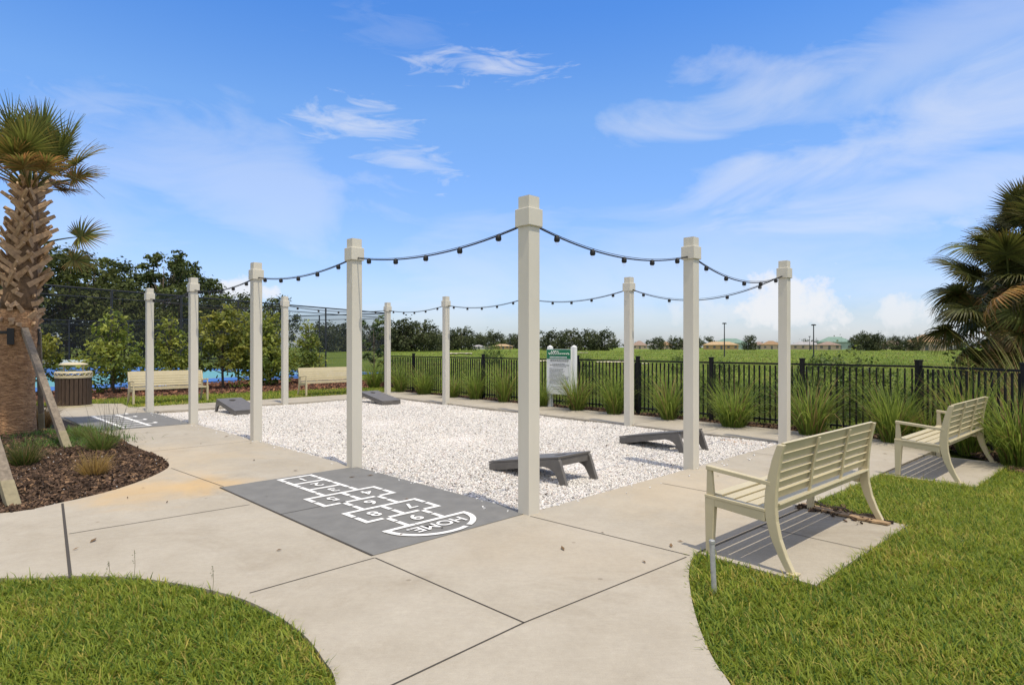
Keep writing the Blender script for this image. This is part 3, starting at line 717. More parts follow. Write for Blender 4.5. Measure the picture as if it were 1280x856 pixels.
def strand(p, q, sag, label, nb=5, jit=0):
    mid = (p + q) / 2; d = (q - p); Ln = d.length; dn = d.normalized()
    a, b_ = p + dn * .09, q - dn * .09
    root = empty('string_light', (mid.x, mid.y, 2.74)); tag(root, label, 'string lights', 'string lights hung between the posts')
    off = Vector((mid.x, mid.y, 2.74))
    def pt(t, s=sag, dz=0): 
        w = a + (b_ - a) * t; return Vector((w.x, w.y, 2.785 + dz - s * 4 * t * (1 - t) + jit * (t - .5))) - off
    c = MB(); c.tube([pt(i / 22) for i in range(23)], .0078, 6); c.build('cable', M['cable'], root, smooth=True)
    c = MB(); c.tube([pt(i / 22, sag * .95, .012) for i in range(23)], .0035, 5); c.build('support_wire', M['cable'], root, smooth=True)
    for i in range(nb):
        t = (i + .55) / nb; w = pt(t)
        s = MB(); s.lathe([(.014, .010), (.028, -.005), (.031, -.040), (.022, -.055)], 12, w); so = s.build('socket', M['cable'], root, smooth=True)
        g = MB(); g.lathe([(.014, -.056), (.02, -.07), (.022, -.08), (.014, -.092), (.004, -.095)], 12, w); g.build('bulb', M['bulb_glass'], so, smooth=True)
pp = {k: Vector((v[0].x, v[0].y, 0)) for k, v in posts.items()}
for a, b, s, lb in (('n0', 'n1', .13, 'string lights from the nearest post to the first post on its left'),
                    ('n1', 'n2', .11, 'string lights over the middle of the near left row of posts'),
                    ('n2', 'n3', .10, 'string lights running left against the dark trees in the near row'),
                    ('n3', 'n4', .09, 'string lights between the two leftmost near posts before the left bench'),
                    ('n0', 'r1', .16, 'string lights from the nearest post to the first post on its right'),
                    ('r1', 'r2', .20, 'string lights between the two right-hand posts above the near bench'),
                    ('r2', 'f1', .30, 'low string lights from the rightmost post back to the far gravel edge'),
                    ('f1', 'f2', .15, 'string lights above the sign board on the far side'),
                    ('f2', 'f3', .13, 'string lights on the far side left of the nearest post, above the orange house'),
                    ('f3', 'f4', .11, 'string lights between the two far posts above the big oaks'),
                    ('f4', 'b1', .10, 'string lights above the farther bench along the back row'),
                    ('b1', 'n4', .17, 'string lights along the back row above the left bench')):
    strand(pp[a], pp[b], s, lb)

# ------------------------------------------------------------------ benches
def make_bench():
    """local x = along the bench 0..1.98, local y = backwards (front feet at y=0)"""
    root = empty('park_bench', (0, 0, 0)); Lb = 1.98; bm_ = M['bench']
    for x in (0.03, Lb - .03):
        b = MB(); b.prism([(-.012, 0), (.04, 0), (.066, .43), (-.02, .43)], (x, 0, 0), (0, 1, 0), (0, 0, 1), (1, 0, 0), .05); b.build('leg', bm_, root, .006)
        cl = [(.645, 0), (.585, .11), (.535, .23), (.505, .35), (.495, .45), (.500, .56), (.517, .68), (.542, .80), (.572, .905)]; hw = [.027, .030, .035, .040, .043, .041, .036, .031, .025]
        front = [(y - h, z) for (y, z), h in zip(cl, hw)]; back = [(y + h, z) for (y, z), h in zip(cl, hw)]
        b = MB(); b.prism(front + back[::-1], (x, 0, 0), (0, 1, 0), (0, 0, 1), (1, 0, 0), .046); b.build('rear_leg', bm_, root, .006)
        b = MB(); b.prism([(-.02, .432), (.46, .405), (.46, .335), (.06, .37)], (x, 0, 0), (0, 1, 0), (0, 0, 1), (1, 0, 0), .044); b.prism([(-.02, .432), (.46, .407), (.46, .43), (-.02, .455)], (x, 0, 0), (0, 1, 0), (0, 0, 1), (1, 0, 0), .056); b.build('seat_rail', bm_, root, .004)
        b = MB(); b.prism([(-.012, .452), (.052, .449), (.034, .645), (-.008, .645)], (x, 0, 0), (0, 1, 0), (0, 0, 1), (1, 0, 0), .03)
        b.prism([(-.012, .647), (.50, .600), (.50, .632), (-.012, .680)], (x, 0, 0), (0, 1, 0), (0, 0, 1), (1, 0, 0), .05); b.build('armrest', bm_, root, .005)
        b = MB(); b.box((x, .655, .006), (.075, .075, .012)); b.build('foot_plate', bm_, root, .002)
    b = MB()
    for k in range(5):
        y = .055 + k * .094; z = .452 - .0265 * k / 4 - .01 * math.sin(math.pi * k / 4)
        b.box((Lb / 2, y, z), (Lb - .112, .080, .020), Matrix.Rotation(-.05, 3, 'X'))
    b.box((Lb / 2, .02, .425), (Lb - .112, .022, .03)); b.box((Lb / 2, .462, .412), (Lb - .112, .028, .055)); b.box((Lb / 2, .515, .462), (Lb - .108, .075, .016), Matrix.Rotation(R(14), 3, 'X'))
    b.build('seat', bm_, root, .003)
    b = MB(); n = 6
    for k in range(n):
        t = k / (n - 1); z = .525 + t * .345; y = .497 + .058 * t ** 1.5; h = .058 if k < n - 1 else .078
        b.box((Lb / 2, y, z), (Lb - .102, .010, h + .004), Matrix.Rotation(R(-14), 3, 'X')); b.box((Lb / 2, y + .016, z + h / 2 + .002), (Lb - .102, .022, .007), Matrix.Rotation(R(-10), 3, 'X'))
    b.build('backrest', bm_, root, .003)
    for x in (Lb / 3, 2 * Lb / 3):
        b = MB(); pts = [(.483, .425), (.505, .52), (.522, .66), (.545, .78), (.574, .90)]
        b.prism([(y + .012, z) for y, z in pts] + [(y + .026, z) for y, z in pts[::-1]], (x, 0, 0), (0, 1, 0), (0, 0, 1), (1, 0, 0), .034); b.build('back_strap', bm_, root, .003)
    return root
bench = make_bench()
def place_bench(o, p, xdir, label):
    o.location = p; o.rotation_euler = (0, 0, math.atan2(xdir.y, xdir.x)); tag(o, label, 'bench', 'cream slatted benches')
# right side benches face the gravel: local y (back) must be WN  -> x axis = rotate so that y = WN : x = (WN.y, -WN.x) = -? 
BX = Vector((WN.y, -WN.x, 0))
b1p = A1 + WR * 2.05 + WN * .05; place_bench(bench, b1p, BX, 'near cream metal bench seen from behind, on the concrete pad with mulch debris')
o = copy_tree(bench); place_bench(o, A1 + WR * (s2 + 2.02) + WN * .14, BX, 'cream metal bench seen from behind at the right, backed by tall grass and fence')
vd = Vector((.705, .69, 0)).normalized()
o = copy_tree(bench); place_bench(o, G(165.5, 506.6), vd, 'far cream bench facing us behind the two leftmost posts, near the bin')
o = copy_tree(bench); place_bench(o, G(382, 495.5), vd, 'farthest cream bench facing us, right of the post with conduit boxes')

# ------------------------------------------------------------------ cornhole boards
def make_board():
    """local x = width (-.305...305), local y from low end 0 to high end 1.2, z from gravel"""
    root = empty('cornhole_board', (0, 0, 0)); w, L = .62, 1.22
    zt = lambda y: .105 + (.315 - .105) * y / L
    for sx in (-1, 1):
        x = sx * (w / 2 - .022)
        prof = [(0, .012), (.0, zt(0) - .004), (L, zt(L) - .004), (L + .02, zt(L) - .03), (L + .13, .0), (L + .03, .0), (L - .06, .13)]
        arc = [(L - .06 - .03 * i - .012 * i * i, .13 + .055 * math.sin(min(1, i / 3) * math.pi / 2)) for i in range(1, 4)]
        prof = prof + arc + [(.45, .085), (.2, .035)]
        b = MB(); b.prism(prof, (x, 0, 0), (0, 1, 0), (0, 0, 1), (1, 0, 0), .044); b.build('side_panel', M['board'], root, .006)
    b = MB(); b.box((0, .02, .055), (w - .09, .04, .085)); b.build('front_panel', M['board'], root)
    b = MB(); b.box((0, L - .02, zt(L) - .05), (w - .09, .03, .09)); b.build('rear_panel', M['board'], root)
    bm = bmesh.new(); loop = []
    for p in ((-w / 2, -.003), (w / 2, -.003), (w / 2, L + .006), (-w / 2, L + .006)): loop.append(bm.verts.new((p[0], p[1], 0)))
    hv = [bm.verts.new((.078 * math.cos(2 * math.pi * k / 28), L - .23 + .078 * math.sin(2 * math.pi * k / 28), 0)) for k in range(28)]
    es = [bm.edges.new((l[i], l[(i + 1) % len(l)])) for l in (loop, hv) for i in range(len(l))]
    bmesh.ops.triangle_fill(bm, edges=es, use_beauty=True)
    ext = bmesh.ops.extrude_face_region(bm, geom=list(bm.faces)); 
    for v in [g for g in ext['geom'] if isinstance(g, bmesh.types.BMVert)]: v.co.z += .022
    for v in bm.verts: v.co.z += zt(v.co.y)
    bmesh.ops.recalc_face_normals(bm, faces=bm.faces)
    me = bpy.data.meshes.new('deck'); bm.to_mesh(me); bm.free(); link('deck', me, M['board'], root)
    b = MB(); b.lathe([(.085, zt(L - .23) - .012), (.085, zt(L - .23) - .008)], 24, (0, L - .23, 0)); 
    return root
brd = make_board()
def place_board(o, p, high, label):
    o.location = (p.x, p.y, -.045); o.rotation_euler = (0, 0, math.atan2(high.y, high.x) - math.pi / 2); tag(o, label, 'cornhole board', 'dark cornhole boards on the gravel')
HI = -U
fa = (G(707, 608.8, -.045) + G(746, 597.5, -.045)) / 2
place_board(brd, fa - HI * 1.33, HI, 'nearest dark grey cornhole board, its raised end right of the nearest post')
fb = (G(855.6, 567, -.045) + G(884.5, 563, -.045)) / 2; hb = Vector((.61, -.79, 0)).normalized()
o = copy_tree(brd); place_board(o, fb - hb * 1.33, hb, 'dark grey cornhole board at the right, partly hidden by a post near the walk')
o = copy_tree(brd); place_board(o, (G(290, 519.5, -.045) + G(329, 517.5, -.045)) / 2, U, 'dark grey cornhole board sloping towards us at the far left of the gravel')
o = copy_tree(brd); place_board(o, (G(475, 506.5, -.045) + G(503.6, 505.2, -.045)) / 2, U, 'farthest dark grey cornhole board, by the back corner of the gravel')

# ------------------------------------------------------------------ waste bin
def waste_bin():
    p = at(92, 16.55); root = empty('waste_bin', p, .4); tag(root, 'round waste bin with dark brown slats and a cream lid, left by the court', 'bin')
    b = MB(); b.lathe([(.43, 0), (.43, .04), (.40, .045)], 32); b.build('base_ring', M['bench'], root)
    b = MB(); b.lathe([(.375, .05), (.375, .76)], 32); b.build('liner', M['hole'], root, smooth=False)
    b = MB(); n = 26
    for k in range(n):
        t = 2 * math.pi * k / n; b.box((.40 * math.cos(t), .40 * math.sin(t), .41), (.022, .082, .72), Matrix.Rotation(t, 3, 'Z'))
    b.build('slats', M['brown_slat'], root, .004)
    b = MB(); b.lathe([(.425, .775), (.43, .80), (.43, .83), (.415, .84)], 32); b.lathe([(.425, .90), (.43, .92), (.41, .95), (.24, .955)], 32)
    for k in range(18):
        t = 2 * math.pi * k / 18; pts = [(.42 * math.cos(t + a), .42 * math.sin(t + a), .87 + .032 * math.sin(a * 18)) for a in np.linspace(-.16, .16, 9)]; b.tube(pts, .011, 5)
    b.build('rim', M['bench'], root)
    b = MB()
    for sx in (-.22, .22): b.tube([(sx, 0, .94), (sx, 0, 1.13)], .02, 8)
    b.build('lid_post', M['bench'], root)
    b = MB(); b.lathe([(.33, 1.12), (.335, 1.135), (.30, 1.16), (.2, 1.185), (.02, 1.20)], 28); b.build('lid', M['bench'], root, smooth=True)
waste_bin()

# ------------------------------------------------------------------ black picket fence
def fence(p, q, n, label):
    root = empty('picket_fence', p); tag(root, label, 'fence'); d = (q - p); sp = d / n; dn = d.normalized(); rot = Matrix.Rotation(math.atan2(dn.y, dn.x), 3, 'Z'); Hf = 1.27
    pm = MB(); pm.box((0, 0, .66), (.075, .075, 1.40), rot); pm.box((0, 0, 1.372), (.092, .092, .03), rot); pme = pm.mesh('post', .004)
    for i in range(n + 1): link('post', pme, M['black_metal'], root, sp * i)
    b = MB(); L = sp.length; a = dn * .04; e = sp - dn * .04
    for z in (Hf, .14): b.bar(a + Vector((0, 0, z)), e + Vector((0, 0, z)), .03, .035)
    k = 17
    for i in range(k):
        c = sp * ((i + .75) / (k + .5)); b.box((c.x, c.y, .655), (.025, .025, 1.16), rot)
    pmesh = b.mesh('fence_panel')
    for i in range(n): link('fence_panel', pmesh, M['black_metal'], root, sp * i)
FE = FB + FD * (9 * 1.93)
fence(FB, FE, 9, 'long black metal picket fence behind the gravel court and the grass clumps')
fence(FB + Vector((.01, -.02, 0)), FB + Vector((.42, -3.86, 0)), 2, 'short black metal picket fence run at the right edge, behind the second bench')
fence(FE + Vector((-.02, .03, 0)), FE + Vector((-3.3, 15.6, 0)), 8, 'black picket fence running off from the far fence corner towards the court')

# ------------------------------------------------------------------ court and its tall fence
CA, CB = V3(-18.6, 17.7, -.06), V3(-8.0, 40, -.06); CD = (CB - CA).normalized(); CN = Vector((-CD.y, CD.x, 0))
def court():
    W = 30
    q = [CA + CD * -8, CB, CB + CN * W, CA + CD * -8 + CN * W]
    tag(link('sports_court', poly_mesh('sports_court', [tuple(p[:2]) for p in q], (), -.05), M['court_blue']), kind='structure')
    i0 = [CA + CD * 3 + CN * 4, CA + CD * 22 + CN * 4, CA + CD * 22 + CN * 15, CA + CD * 3 + CN * 15]
    tag(link('court_surface', poly_mesh('court_surface', [tuple(p[:2]) for p in i0], (), -.046), M['court_teal']), kind='structure')
    b = MB()
    for a, c in ((0, 1), (1, 2), (2, 3), (3, 0)):
        d = (i0[c] - i0[a]).normalized(); n = Vector((-d.y, d.x, 0)) * .04; pts = [i0[a] - n, i0[c] - n, i0[c] + n, i0[a] + n]; b.add([(p.x, p.y, -.041) for p in pts], [(0, 1, 2, 3)])
    tag(b.build('court_line', M['white_paint']), kind='structure')
    def tall(p, q, label, extra=False):
        n = max(1, round((q - p).length / 3.0)); sp = (q - p) / n; root = empty('chain_link_fence', p); tag(root, label, 'fence'); Hc = 3.88
        pm = MB(); pm.tube([(0, 0, 0), (0, 0, Hc)], .045, 8); pme = pm.mesh('post')
        for i in range(n + 1): link('post', pme, M['dark_pole'], root, sp * i)
        b = MB()
        b.tube([Vector((0, 0, Hc)), q - p + Vector((0, 0, Hc))], .035, 6); b.build('top_rail', M['dark_pole'], root)
        b = MB(); b.tube([Vector((0, 0, Hc - .32)), q - p + Vector((0, 0, Hc - .32))], .022, 6); b.build('middle_rail', M['dark_pole'], root)
        b = MB(); b.tube([Vector((0, 0, .08)), q - p + Vector((0, 0, .08))], .022, 6); b.build('bottom_rail', M['dark_pole'], root)
        b = MB(); b.add([(0, 0, .08), tuple(q - p + Vector((0, 0, .08))), tuple(q - p + Vector((0, 0, Hc))), (0, 0, Hc)], [(0, 1, 2, 3)]); b.build('mesh_screen', M['chain_link'], root)
    tall(CA + CD * -8, CB, 'tall black chain link court fence running behind the shrubs and the two far benches')
    tall(CB, CB + CN * W, 'tall black chain link fence across the far end of the blue court')
    tall(CB + CN * W, CA + CD * -8 + CN * W, 'tall black chain link fence on the far long side of the blue court')
    # net
    a, c = at(52, 29.7), at(112, 30.6); root = empty('court_net', (a + c) / 2); tag(root, 'low court net with a white top band, behind the waste bin', 'net'); off = (a + c) / 2
    b = MB(); b.bar(a - off + Vector((0, 0, .90)), c - off + Vector((0, 0, .90)), .03, .16); b.build('net_band', M['white_paint'], root)
    b = MB(); b.add([a - off, c - off, c - off + Vector((0, 0, .82)), a - off + Vector((0, 0, .82))], [(0, 1, 2, 3)]); b.build('net_mesh', M['chain_link'], root)
    for p in (a, c): b = MB(); b.tube([p - off, p - off + Vector((0, 0, 1.0))], .04, 8); b.build('net_post', M['dark_pole'], root)
court()

# ------------------------------------------------------------------ sign
def sign():
    D = FD; p0 = at(701, 16.25); root = empty('rules_sign', p0, math.atan2(-D.y, -D.x)); tag(root, 'white rules board with a green header on two white posts by the fence', 'sign')
    # local x runs towards the viewer's right, local -y faces the walk
    for x in (-.42, .44):
        b = MB(); b.box((x, .03, .80), (.13, .10, 1.62)); b.add([(x - .065, -.02, 1.61), (x + .065, -.02, 1.61), (x + .065, .08, 1.61), (x - .065, .08, 1.61), (x, .03, 1.66)], [(0, 1, 4), (1, 2, 4), (2, 3, 4), (3, 0, 4)]); b.build('sign_post', M['sign_white'], root, .004)
    b = MB(); b.box((-.03, -.04, .95), (.88, .03, 1.2)); b.build('panel', M['sign_white'], root, .003)
    b = MB(); b.box((-.03, -.057, 1.415), (.86, .006, .25)); b.build('header', M['sign_green'], root)
    y = -.0625
    def sq(mb, x0, x1, z, amp, freq, th):
        n = 40; pts = []
        for i in range(n + 1):
            t = i / n; pts.append((x0 + (x1 - x0) * t, y, z + amp * math.sin(freq * t * 6.28) * (.6 + .4 * math.sin(7 * t))))
        mb.tube(pts, th, 4)
    b = MB(); sq(b, -.40, .36, 1.43, .03, 11, .008); sq(b, -.22, -.02, 1.485, .022, 3, .008); sq(b, -.30, -.2, 1.46, .04, 1.5, .007)
    for i in range(14):
        x = -.33 + i * .045; b.box((x, y, 1.335), (.028, .004, .038))
    b.build('header_lettering', M['sign_white'], root)
    rnd = random.Random(4); z = 1.25; yy = -.057
    for row, (z, h, x0, x1) in enumerate([(1.255, .02, -.33, .28), (1.225, .012, -.33, .30), (1.16, .012, -.25, .15), (1.125, .018, -.34, .30), (1.09, .012, -.22, .2)] + [(1.03 - .033 * k, .011, -.36, .05 + .3 * rnd.random()) for k in range(13)] + [(.54, .012, -.30, .2), (.49, .012, -.22, .1)]):
        x = x0; b = MB()
        while x < x1: 
            w = .02 + .05 * rnd.random(); b.box((x + w / 2, yy, z), (w, .004, h)); x += w + .012
        b.build('text_line', M['sign_ink'], root)
sign()

# ------------------------------------------------------------------ plants: grass clumps
def clump_mesh(name, n, hi, spread, seed, cols, width=.012, base_r=.12, droop=(30, 110), rise=(50, 88), brown=.1, nseg=6):
    rng = np.random.default_rng(seed); a = DIRS(n, rng); r = base_r * np.sqrt(rng.random(n))
    base = np.stack([r * np.cos(a), r * np.sin(a), np.full(n, -.04)], 1); az = a + rng.normal(size=n) * .5
    L = hi * (.55 + .6 * rng.random(n)); k = rng.random(n)[:, None]; c = np.array(cols[0]) + (np.array(cols[1]) - np.array(cols[0])) * k
    bb = rng.random(n) < brown; c[bb] = np.array([.24, .17, .07]) * (.6 + .6 * rng.random(bb.sum()))[:, None]
    ri = R(rise[0]) + (R(rise[1]) - R(rise[0])) * rng.random(n) ** .7
    v, f, cc = strips(base, az, L, ri, R(droop[0]) + (R(droop[1]) - R(droop[0])) * rng.random(n), width * (.6 + .8 * rng.random(n)), nseg, c * .8, c * 1.2, twist=rng.normal(size=n) * .5, taper=.08)
    return fast_mesh(name, v, f, cc)
FK = [clump_mesh('ornamental_grass', (400, 300, 440, 340)[i], (1.16, 1.22, 1.06, 1.18)[i], 1, 20 + i, ((.07, .125, .018), (.225, .29, .05)), .017, (.19, .15, .22, .17)[i], ((15, 95), (10, 75), (25, 115), (15, 120))[i], (56, 89), (.08, .14, .10, .18)[i]) for i in range(4)]
fence_grass = [(468, 24.0, 1.15, 'dense green grass clump beside the farthest post, at the fence end'), (500, 21.9, 1.0, 'green grass clump just right of the farthest post'), (530, 20.9, 1.05, 'green grass clump left of the slim far post'),
               (566, 19.6, .9, 'green grass clump just right of the slim far post'), (594, 18.9, 1.0, 'green grass clump midway between slim far post and nearest post'), (630, 17.9, 1.0, 'green grass clump just left of the nearest post'),
               (678, 16.7, .95, 'green grass clump left of the rules sign'), (721, 15.6, 1.1, 'tall green grass clump before the right foot of the rules sign'), (768, 14.7, 1.0, 'green grass clump behind the far post, right of the sign'),
               (836, 13.55, 1.05, 'bright green grass clump between the far post and the board post'), (917, 12.35, 1.08, 'bright green grass clump between the two right-hand posts'), (1014, 11.2, 1.12, 'bright green grass clump right of the rightmost post'),
               (1116, 10.35, 1.18, 'large green grass clump left of the second bench'), (1212, 9.35, 1.2, 'green grass clump right behind the second bench'), (1275, 8.3, 1.15, 'large green grass clump at the right picture edge'), (1160, 10.1, .8, 'small green grass clump at the fence corner')]
for i, (px, d, sc, lb) in enumerate(fence_grass):
    p = at(px, d); o = link('ornamental_grass', FK[i % 4], M['blade'], None, p); o.rotation_euler = (0, 0, i * 1.3); wd = sc * (.80 if px > 1100 else .88); o.scale = (wd, wd * (.9 + .06 * (i % 4)), sc * (.92 + .07 * (i % 3)))
    tag(o, lb, 'grass clump', 'ornamental grasses along the fence')
gm = clump_mesh('grass_tuft', 520, .42, 1, 41, ((.028, .05, .012), (.10, .14, .03)), .006, .10, (10, 60), (45, 88), .2)
gm2 = clump_mesh('grass_tuft', 420, .55, 1, 42, ((.06, .11, .02), (.16, .21, .05)), .007, .13, (20, 70), (40, 88), .15)
gm3 = clump_mesh('grass_tuft', 420, .34, 1, 43, ((.20, .13, .03), (.42, .30, .09)), .007, .09, (5, 50), (45, 88), .3)
gm4 = clump_mesh('grass_tuft', 380, .5, 1, 44, ((.16, .10, .035), (.30, .2, .07)), .008, .12, (10, 60), (50, 88), .3)
for me, px, py, sc, lb in ((gm, 30, 580, 1.05, 'round dark green grass tuft in the mulch near the timber stake'), (gm2, 126, 562, 1.0, 'bright green grass tuft with tall stalks at the mulch edge'), (gm3, 118, 594, 1.0, 'dry golden grass tuft at the mulch bed tip'), (gm4, 52, 532, 1.2, 'rusty brown grass tuft right behind the palm trunk'), (gm2, 100, 548, .6, 'small green grass tuft behind the golden one')):
    o = link('grass_tuft', me, M['blade'], None, G(px, py)); o.scale = (sc,) * 3; tag(o, lb, 'grass tuft')
rngs = np.random.default_rng(50)
n = 26; base = np.stack([rngs.normal(size=n) * .1, rngs.normal(size=n) * .1, np.zeros(n)], 1)
st = strips(base, DIRS(n, rngs), .75 + .3 * rngs.random(n), R(70) + rngs.random(n) * R(18), R(10) + rngs.random(n) * R(30), np.full(n, .007), 5, np.full((n, 3), .05), np.full((n, 3), .07))
o = link('seed_stalks', fast_mesh('seed_stalks', *st), M['blade'], None, G(140, 556)); tag(o, 'thin dark seed stalks standing by the green tuft at the mulch edge', 'grass stalks')
# low green ground cover in the bed, weeds on the lawn edge
gc = []
for px, py, k in ((95, 540, 900), (70, 552, 500), (120, 552, 500), (40, 545, 300)):
    p = G(px, py); m = k; b = np.stack([p.x + rngs.normal(size=m) * .28, p.y + rngs.normal(size=m) * .3, np.full(m, -.03)], 1); c = np.array([.07, .13, .025]) * (.6 + .8 * rngs.random(m))[:, None]
    gc.append(strips(b, DIRS(m, rngs), .06 + .12 * rngs.random(m), R(80) - rngs.random(m) * R(50), R(60) * rngs.random(m), .012 + .012 * rngs.random(m), 3, c, c * 1.2))
tag(link('ground_cover', fast_mesh('ground_cover', *join(gc)), M['blade']), kind='stuff')
def weed(px, py, h, lb):
    p = G(px, py); root = empty('weed', p); tag(root, lb, 'weed'); b = MB(); b.tube([(0, 0, -.04), (.01, 0, h * .5), (.0, .01, h)], .0014, 5); b.build('stem', M['weed'], root)
    r = random.Random(px); v, f, c = [], [], []
    for i in range(9):
        z = h * (.55 + .45 * i / 8); a = r.random() * 6.28; l = .008 + .010 * r.random(); x, y = math.cos(a), math.sin(a); o = len(v)
        v += [(0, 0, z), (x * l * .5 - y * .006, y * l * .5 + x * .003, z + .004), (x * l, y * l, z + .002), (x * l * .5 + y * .006, y * l * .5 - x * .003, z + .004)]; f.append((o, o + 1, o + 2, o + 3))
    link('leaf', fast_mesh('leaf', v, f, np.full((len(v), 3), (.09, .12, .04))), M['leaf'], root)
mat('weed', (.14, .13, .06), .8)
for px, py, h, lb in ((167, 724, .20, 'thin weed sprout on the left lawn edge, tallest of three'), (135, 722, .11, 'small weed sprout left of the taller one on the lawn edge'), (265, 741, .17, 'thin weed sprout where the left lawn edge starts to curve')): weed(px, py, h, lb)

# ------------------------------------------------------------------ palms
def fan_leaf(name, seed, petiole, blade, nseg=34, spread=118, droop=60, brown=0.0, tipbrown=.4, width=.034, dark=1.0):
    """frond leaving the origin along +x; petiole arcs, blade is a folded fan of long segments with drooping tips"""
    rng = np.random.default_rng(seed); b = MB(); pts = []; p = Vector((0, 0, 0)); ang = 0
    for i in range(9):
        pts.append(p.copy()); p = p + Vector((math.cos(ang), 0, math.sin(ang))) * (petiole / 8); ang -= R(3.2)
    b.tube(pts, [.026 - .015 * i / 8 for i in range(9)], 5); pv = np.array(b.v); 
    pf = np.array([q for q in b.f if len(q) == 4]); green = np.array([.135, .165, .035]) * dark; br = np.array([.40, .22, .07]); pc = np.tile(np.array([.13, .15, .05]) * (1 - brown) + br * .7 * brown, (len(pv), 1))
    V, Fc, C = [pv], [pf], [pc]; off = len(pv); tip = np.array(pts[-1]); K = 5
    for k in range(nseg):
        t = (k / (nseg - 1)) * 2 - 1; th = R(spread) * t; L = blade * (1 - .28 * abs(t) ** 2) * (.88 + .2 * rng.random()); hub = tip + np.array([.22 * blade * (1 - abs(t)), 0, -.02 * (1 - abs(t))])
        d = np.array([math.cos(th), math.sin(th), .32 * abs(math.sin(th)) + .05 * rng.normal()]); d /= np.linalg.norm(d); side = np.cross(d, [0, 0, 1.]); side /= np.linalg.norm(side)
        pos = hub.copy(); dd = d.copy(); row = []; g = green * (.55 + .75 * rng.random()); 
        cb = br * (.5 + .7 * rng.random()); bm_ = min(1, max(0, brown + .25 * rng.normal() * (brown > 0)))
        for s in range(K + 1):
            q = s / K; w = width * (.35 + .65 * math.sin(math.pi * min(.85, q * .8 + .18))) * (1 - q ** 3) + .002
            V.append(np.array([pos - side * w / 2 + np.array([0, 0, (.004 if k % 2 else -.004)]), pos + side * w / 2])); mixv = min(1, bm_ + tipbrown * q ** 2 * rng.random()); c = g * (1 - mixv) + cb * mixv; C.append(np.array([c, c]))
            if s < K:
                dd = dd + np.array([0, 0, -R(droop) / K * (.4 + 1.3 * q)]); dd /= np.linalg.norm(dd); pos = pos + dd * L / K
        for s in range(K): o = off + 2 * s; Fc.append(np.array([[o, o + 1, o + 3, o + 2]]))
        off += 2 * (K + 1)
    return fast_mesh(name, np.concatenate(V), np.concatenate(Fc), np.concatenate(C))
def orient(o, az, el, roll=0, loc=(0, 0, 0)):
    o.rotation_mode = 'QUATERNION'; q = Matrix.Rotation(az, 4, 'Z') @ Matrix.Rotation(-el, 4, 'Y') @ Matrix.Rotation(roll, 4, 'X'); o.rotation_quaternion = q.to_quaternion(); o.location = loc
FANS = [fan_leaf('frond', 60, .80, .64, 40, 125, 22, 0, .5), fan_leaf('frond', 61, .82, .60, 40, 128, 35, .08, .8), fan_leaf('frond', 62, .95, .74, 38, 112, 14, 0, .25), fan_leaf('frond', 63, .76, .58, 38, 124, 48, .4, 1), fan_leaf('frond', 64, .72, .56, 34, 124, 55, .8, 1)]
def palm_trunk(h, r0, r1, root, boots_from, seed, lean=0.0):
    rng = random.Random(seed); b = MB(); m = 26; pts = []; rs = []; bend = lambda z: Vector((lean * max(0, z / h) ** 2, 0, 0))
    for i in range(m + 1):
        t = i / m; pts.append(Vector((0, 0, -.1 + t * (h + .1))) + bend(t * h)); z = t * h
        q = max(0, (z - boots_from) / (h - boots_from)); r = r0 * (1.12 - .12 * min(1, z / .6)) if z < boots_from else (r0 * .93 * (1 - q ** .9) + r1 * q ** .9)
        rs.append(r * (1 + .05 * rng.uniform(-1, 1)))
    b.tube(pts, rs, 20); tm = b.build('trunk', M['palm_bark'], root, smooth=True)
    b = MB(); kf = [i for i, p in enumerate(pts) if p.z > boots_from - .12]; b.tube([pts[i] for i in kf], [rs[i] + .012 for i in kf], 20); b.build('fibre', M['palm_fibre'], root, smooth=True)
    # crossed leaf bases
    b = MB(); z = boots_from - .25; k = 0
    while z < h - .05:
        t = max(0, (z - boots_from) / (h - boots_from)); R0 = (r0 * .93 * (1 - t ** .9) + r1 * t ** .9); nn = 9 if t < .7 else 7
        for j in range(nn):
            a = 6.28 * (j + .5 * (k % 2)) / nn + rng.uniform(-.2, .2); d = Vector((math.cos(a), math.sin(a), 0)); tg = Vector((-d.y, d.x, 0)); sg = 1 if (j + k) % 2 else -1
            L = rng.uniform(.34, .68) * (1 - .42 * t); w0 = rng.uniform(.07, .12); p = d * (R0 - .02) + Vector((0, 0, z + rng.uniform(-.05, .05))); ln = rng.uniform(.35, .6)
            e = p + Vector((0, 0, L)) * .55 + tg * sg * L * rng.uniform(.55, .8) + d * (.06 + .10 * rng.random())
            if t < .16: e = p + Vector((0, 0, L * rng.uniform(-.2, .35))) + d * rng.uniform(.06, .14) + tg * sg * .1
            p += bend(p.z); e += bend(e.z); b.bar(p, e, w0, .06, up=d, w2=.06, h2=.03)
        z += .145; k += 1
    b.build('leaf_bases', M['boot'], root, .006)
def sabal(p, label, h=4.62, seed=1, n_frond=24, scale=1.0, lean=0.0):
    root = empty('palm_tree', p); tag(root, label, 'palm tree'); palm_trunk(h, .30, .13, root, 2.25, seed, lean); rng = random.Random(seed * 7)
    for i in range(n_frond):
        t = i / (n_frond - 1); az = i * 2.399 + rng.uniform(-.25, .25); el = R(88) - R(62) * t ** .85 + rng.uniform(-.1, .1)
        me = FANS[2] if t < .3 else FANS[0] if t < .55 else FANS[1] if t < .78 else FANS[3] if i % 3 else FANS[4]
        o = link('frond', me, M['leaf'], root); orient(o, az, el, rng.uniform(-.35, .35), (lean + .08 * math.cos(az), .08 * math.sin(az), h - .08 - .1 * t)); k_ = scale * rng.uniform(.82, 1.0); o.scale = (k_,) * 3
    return root, h
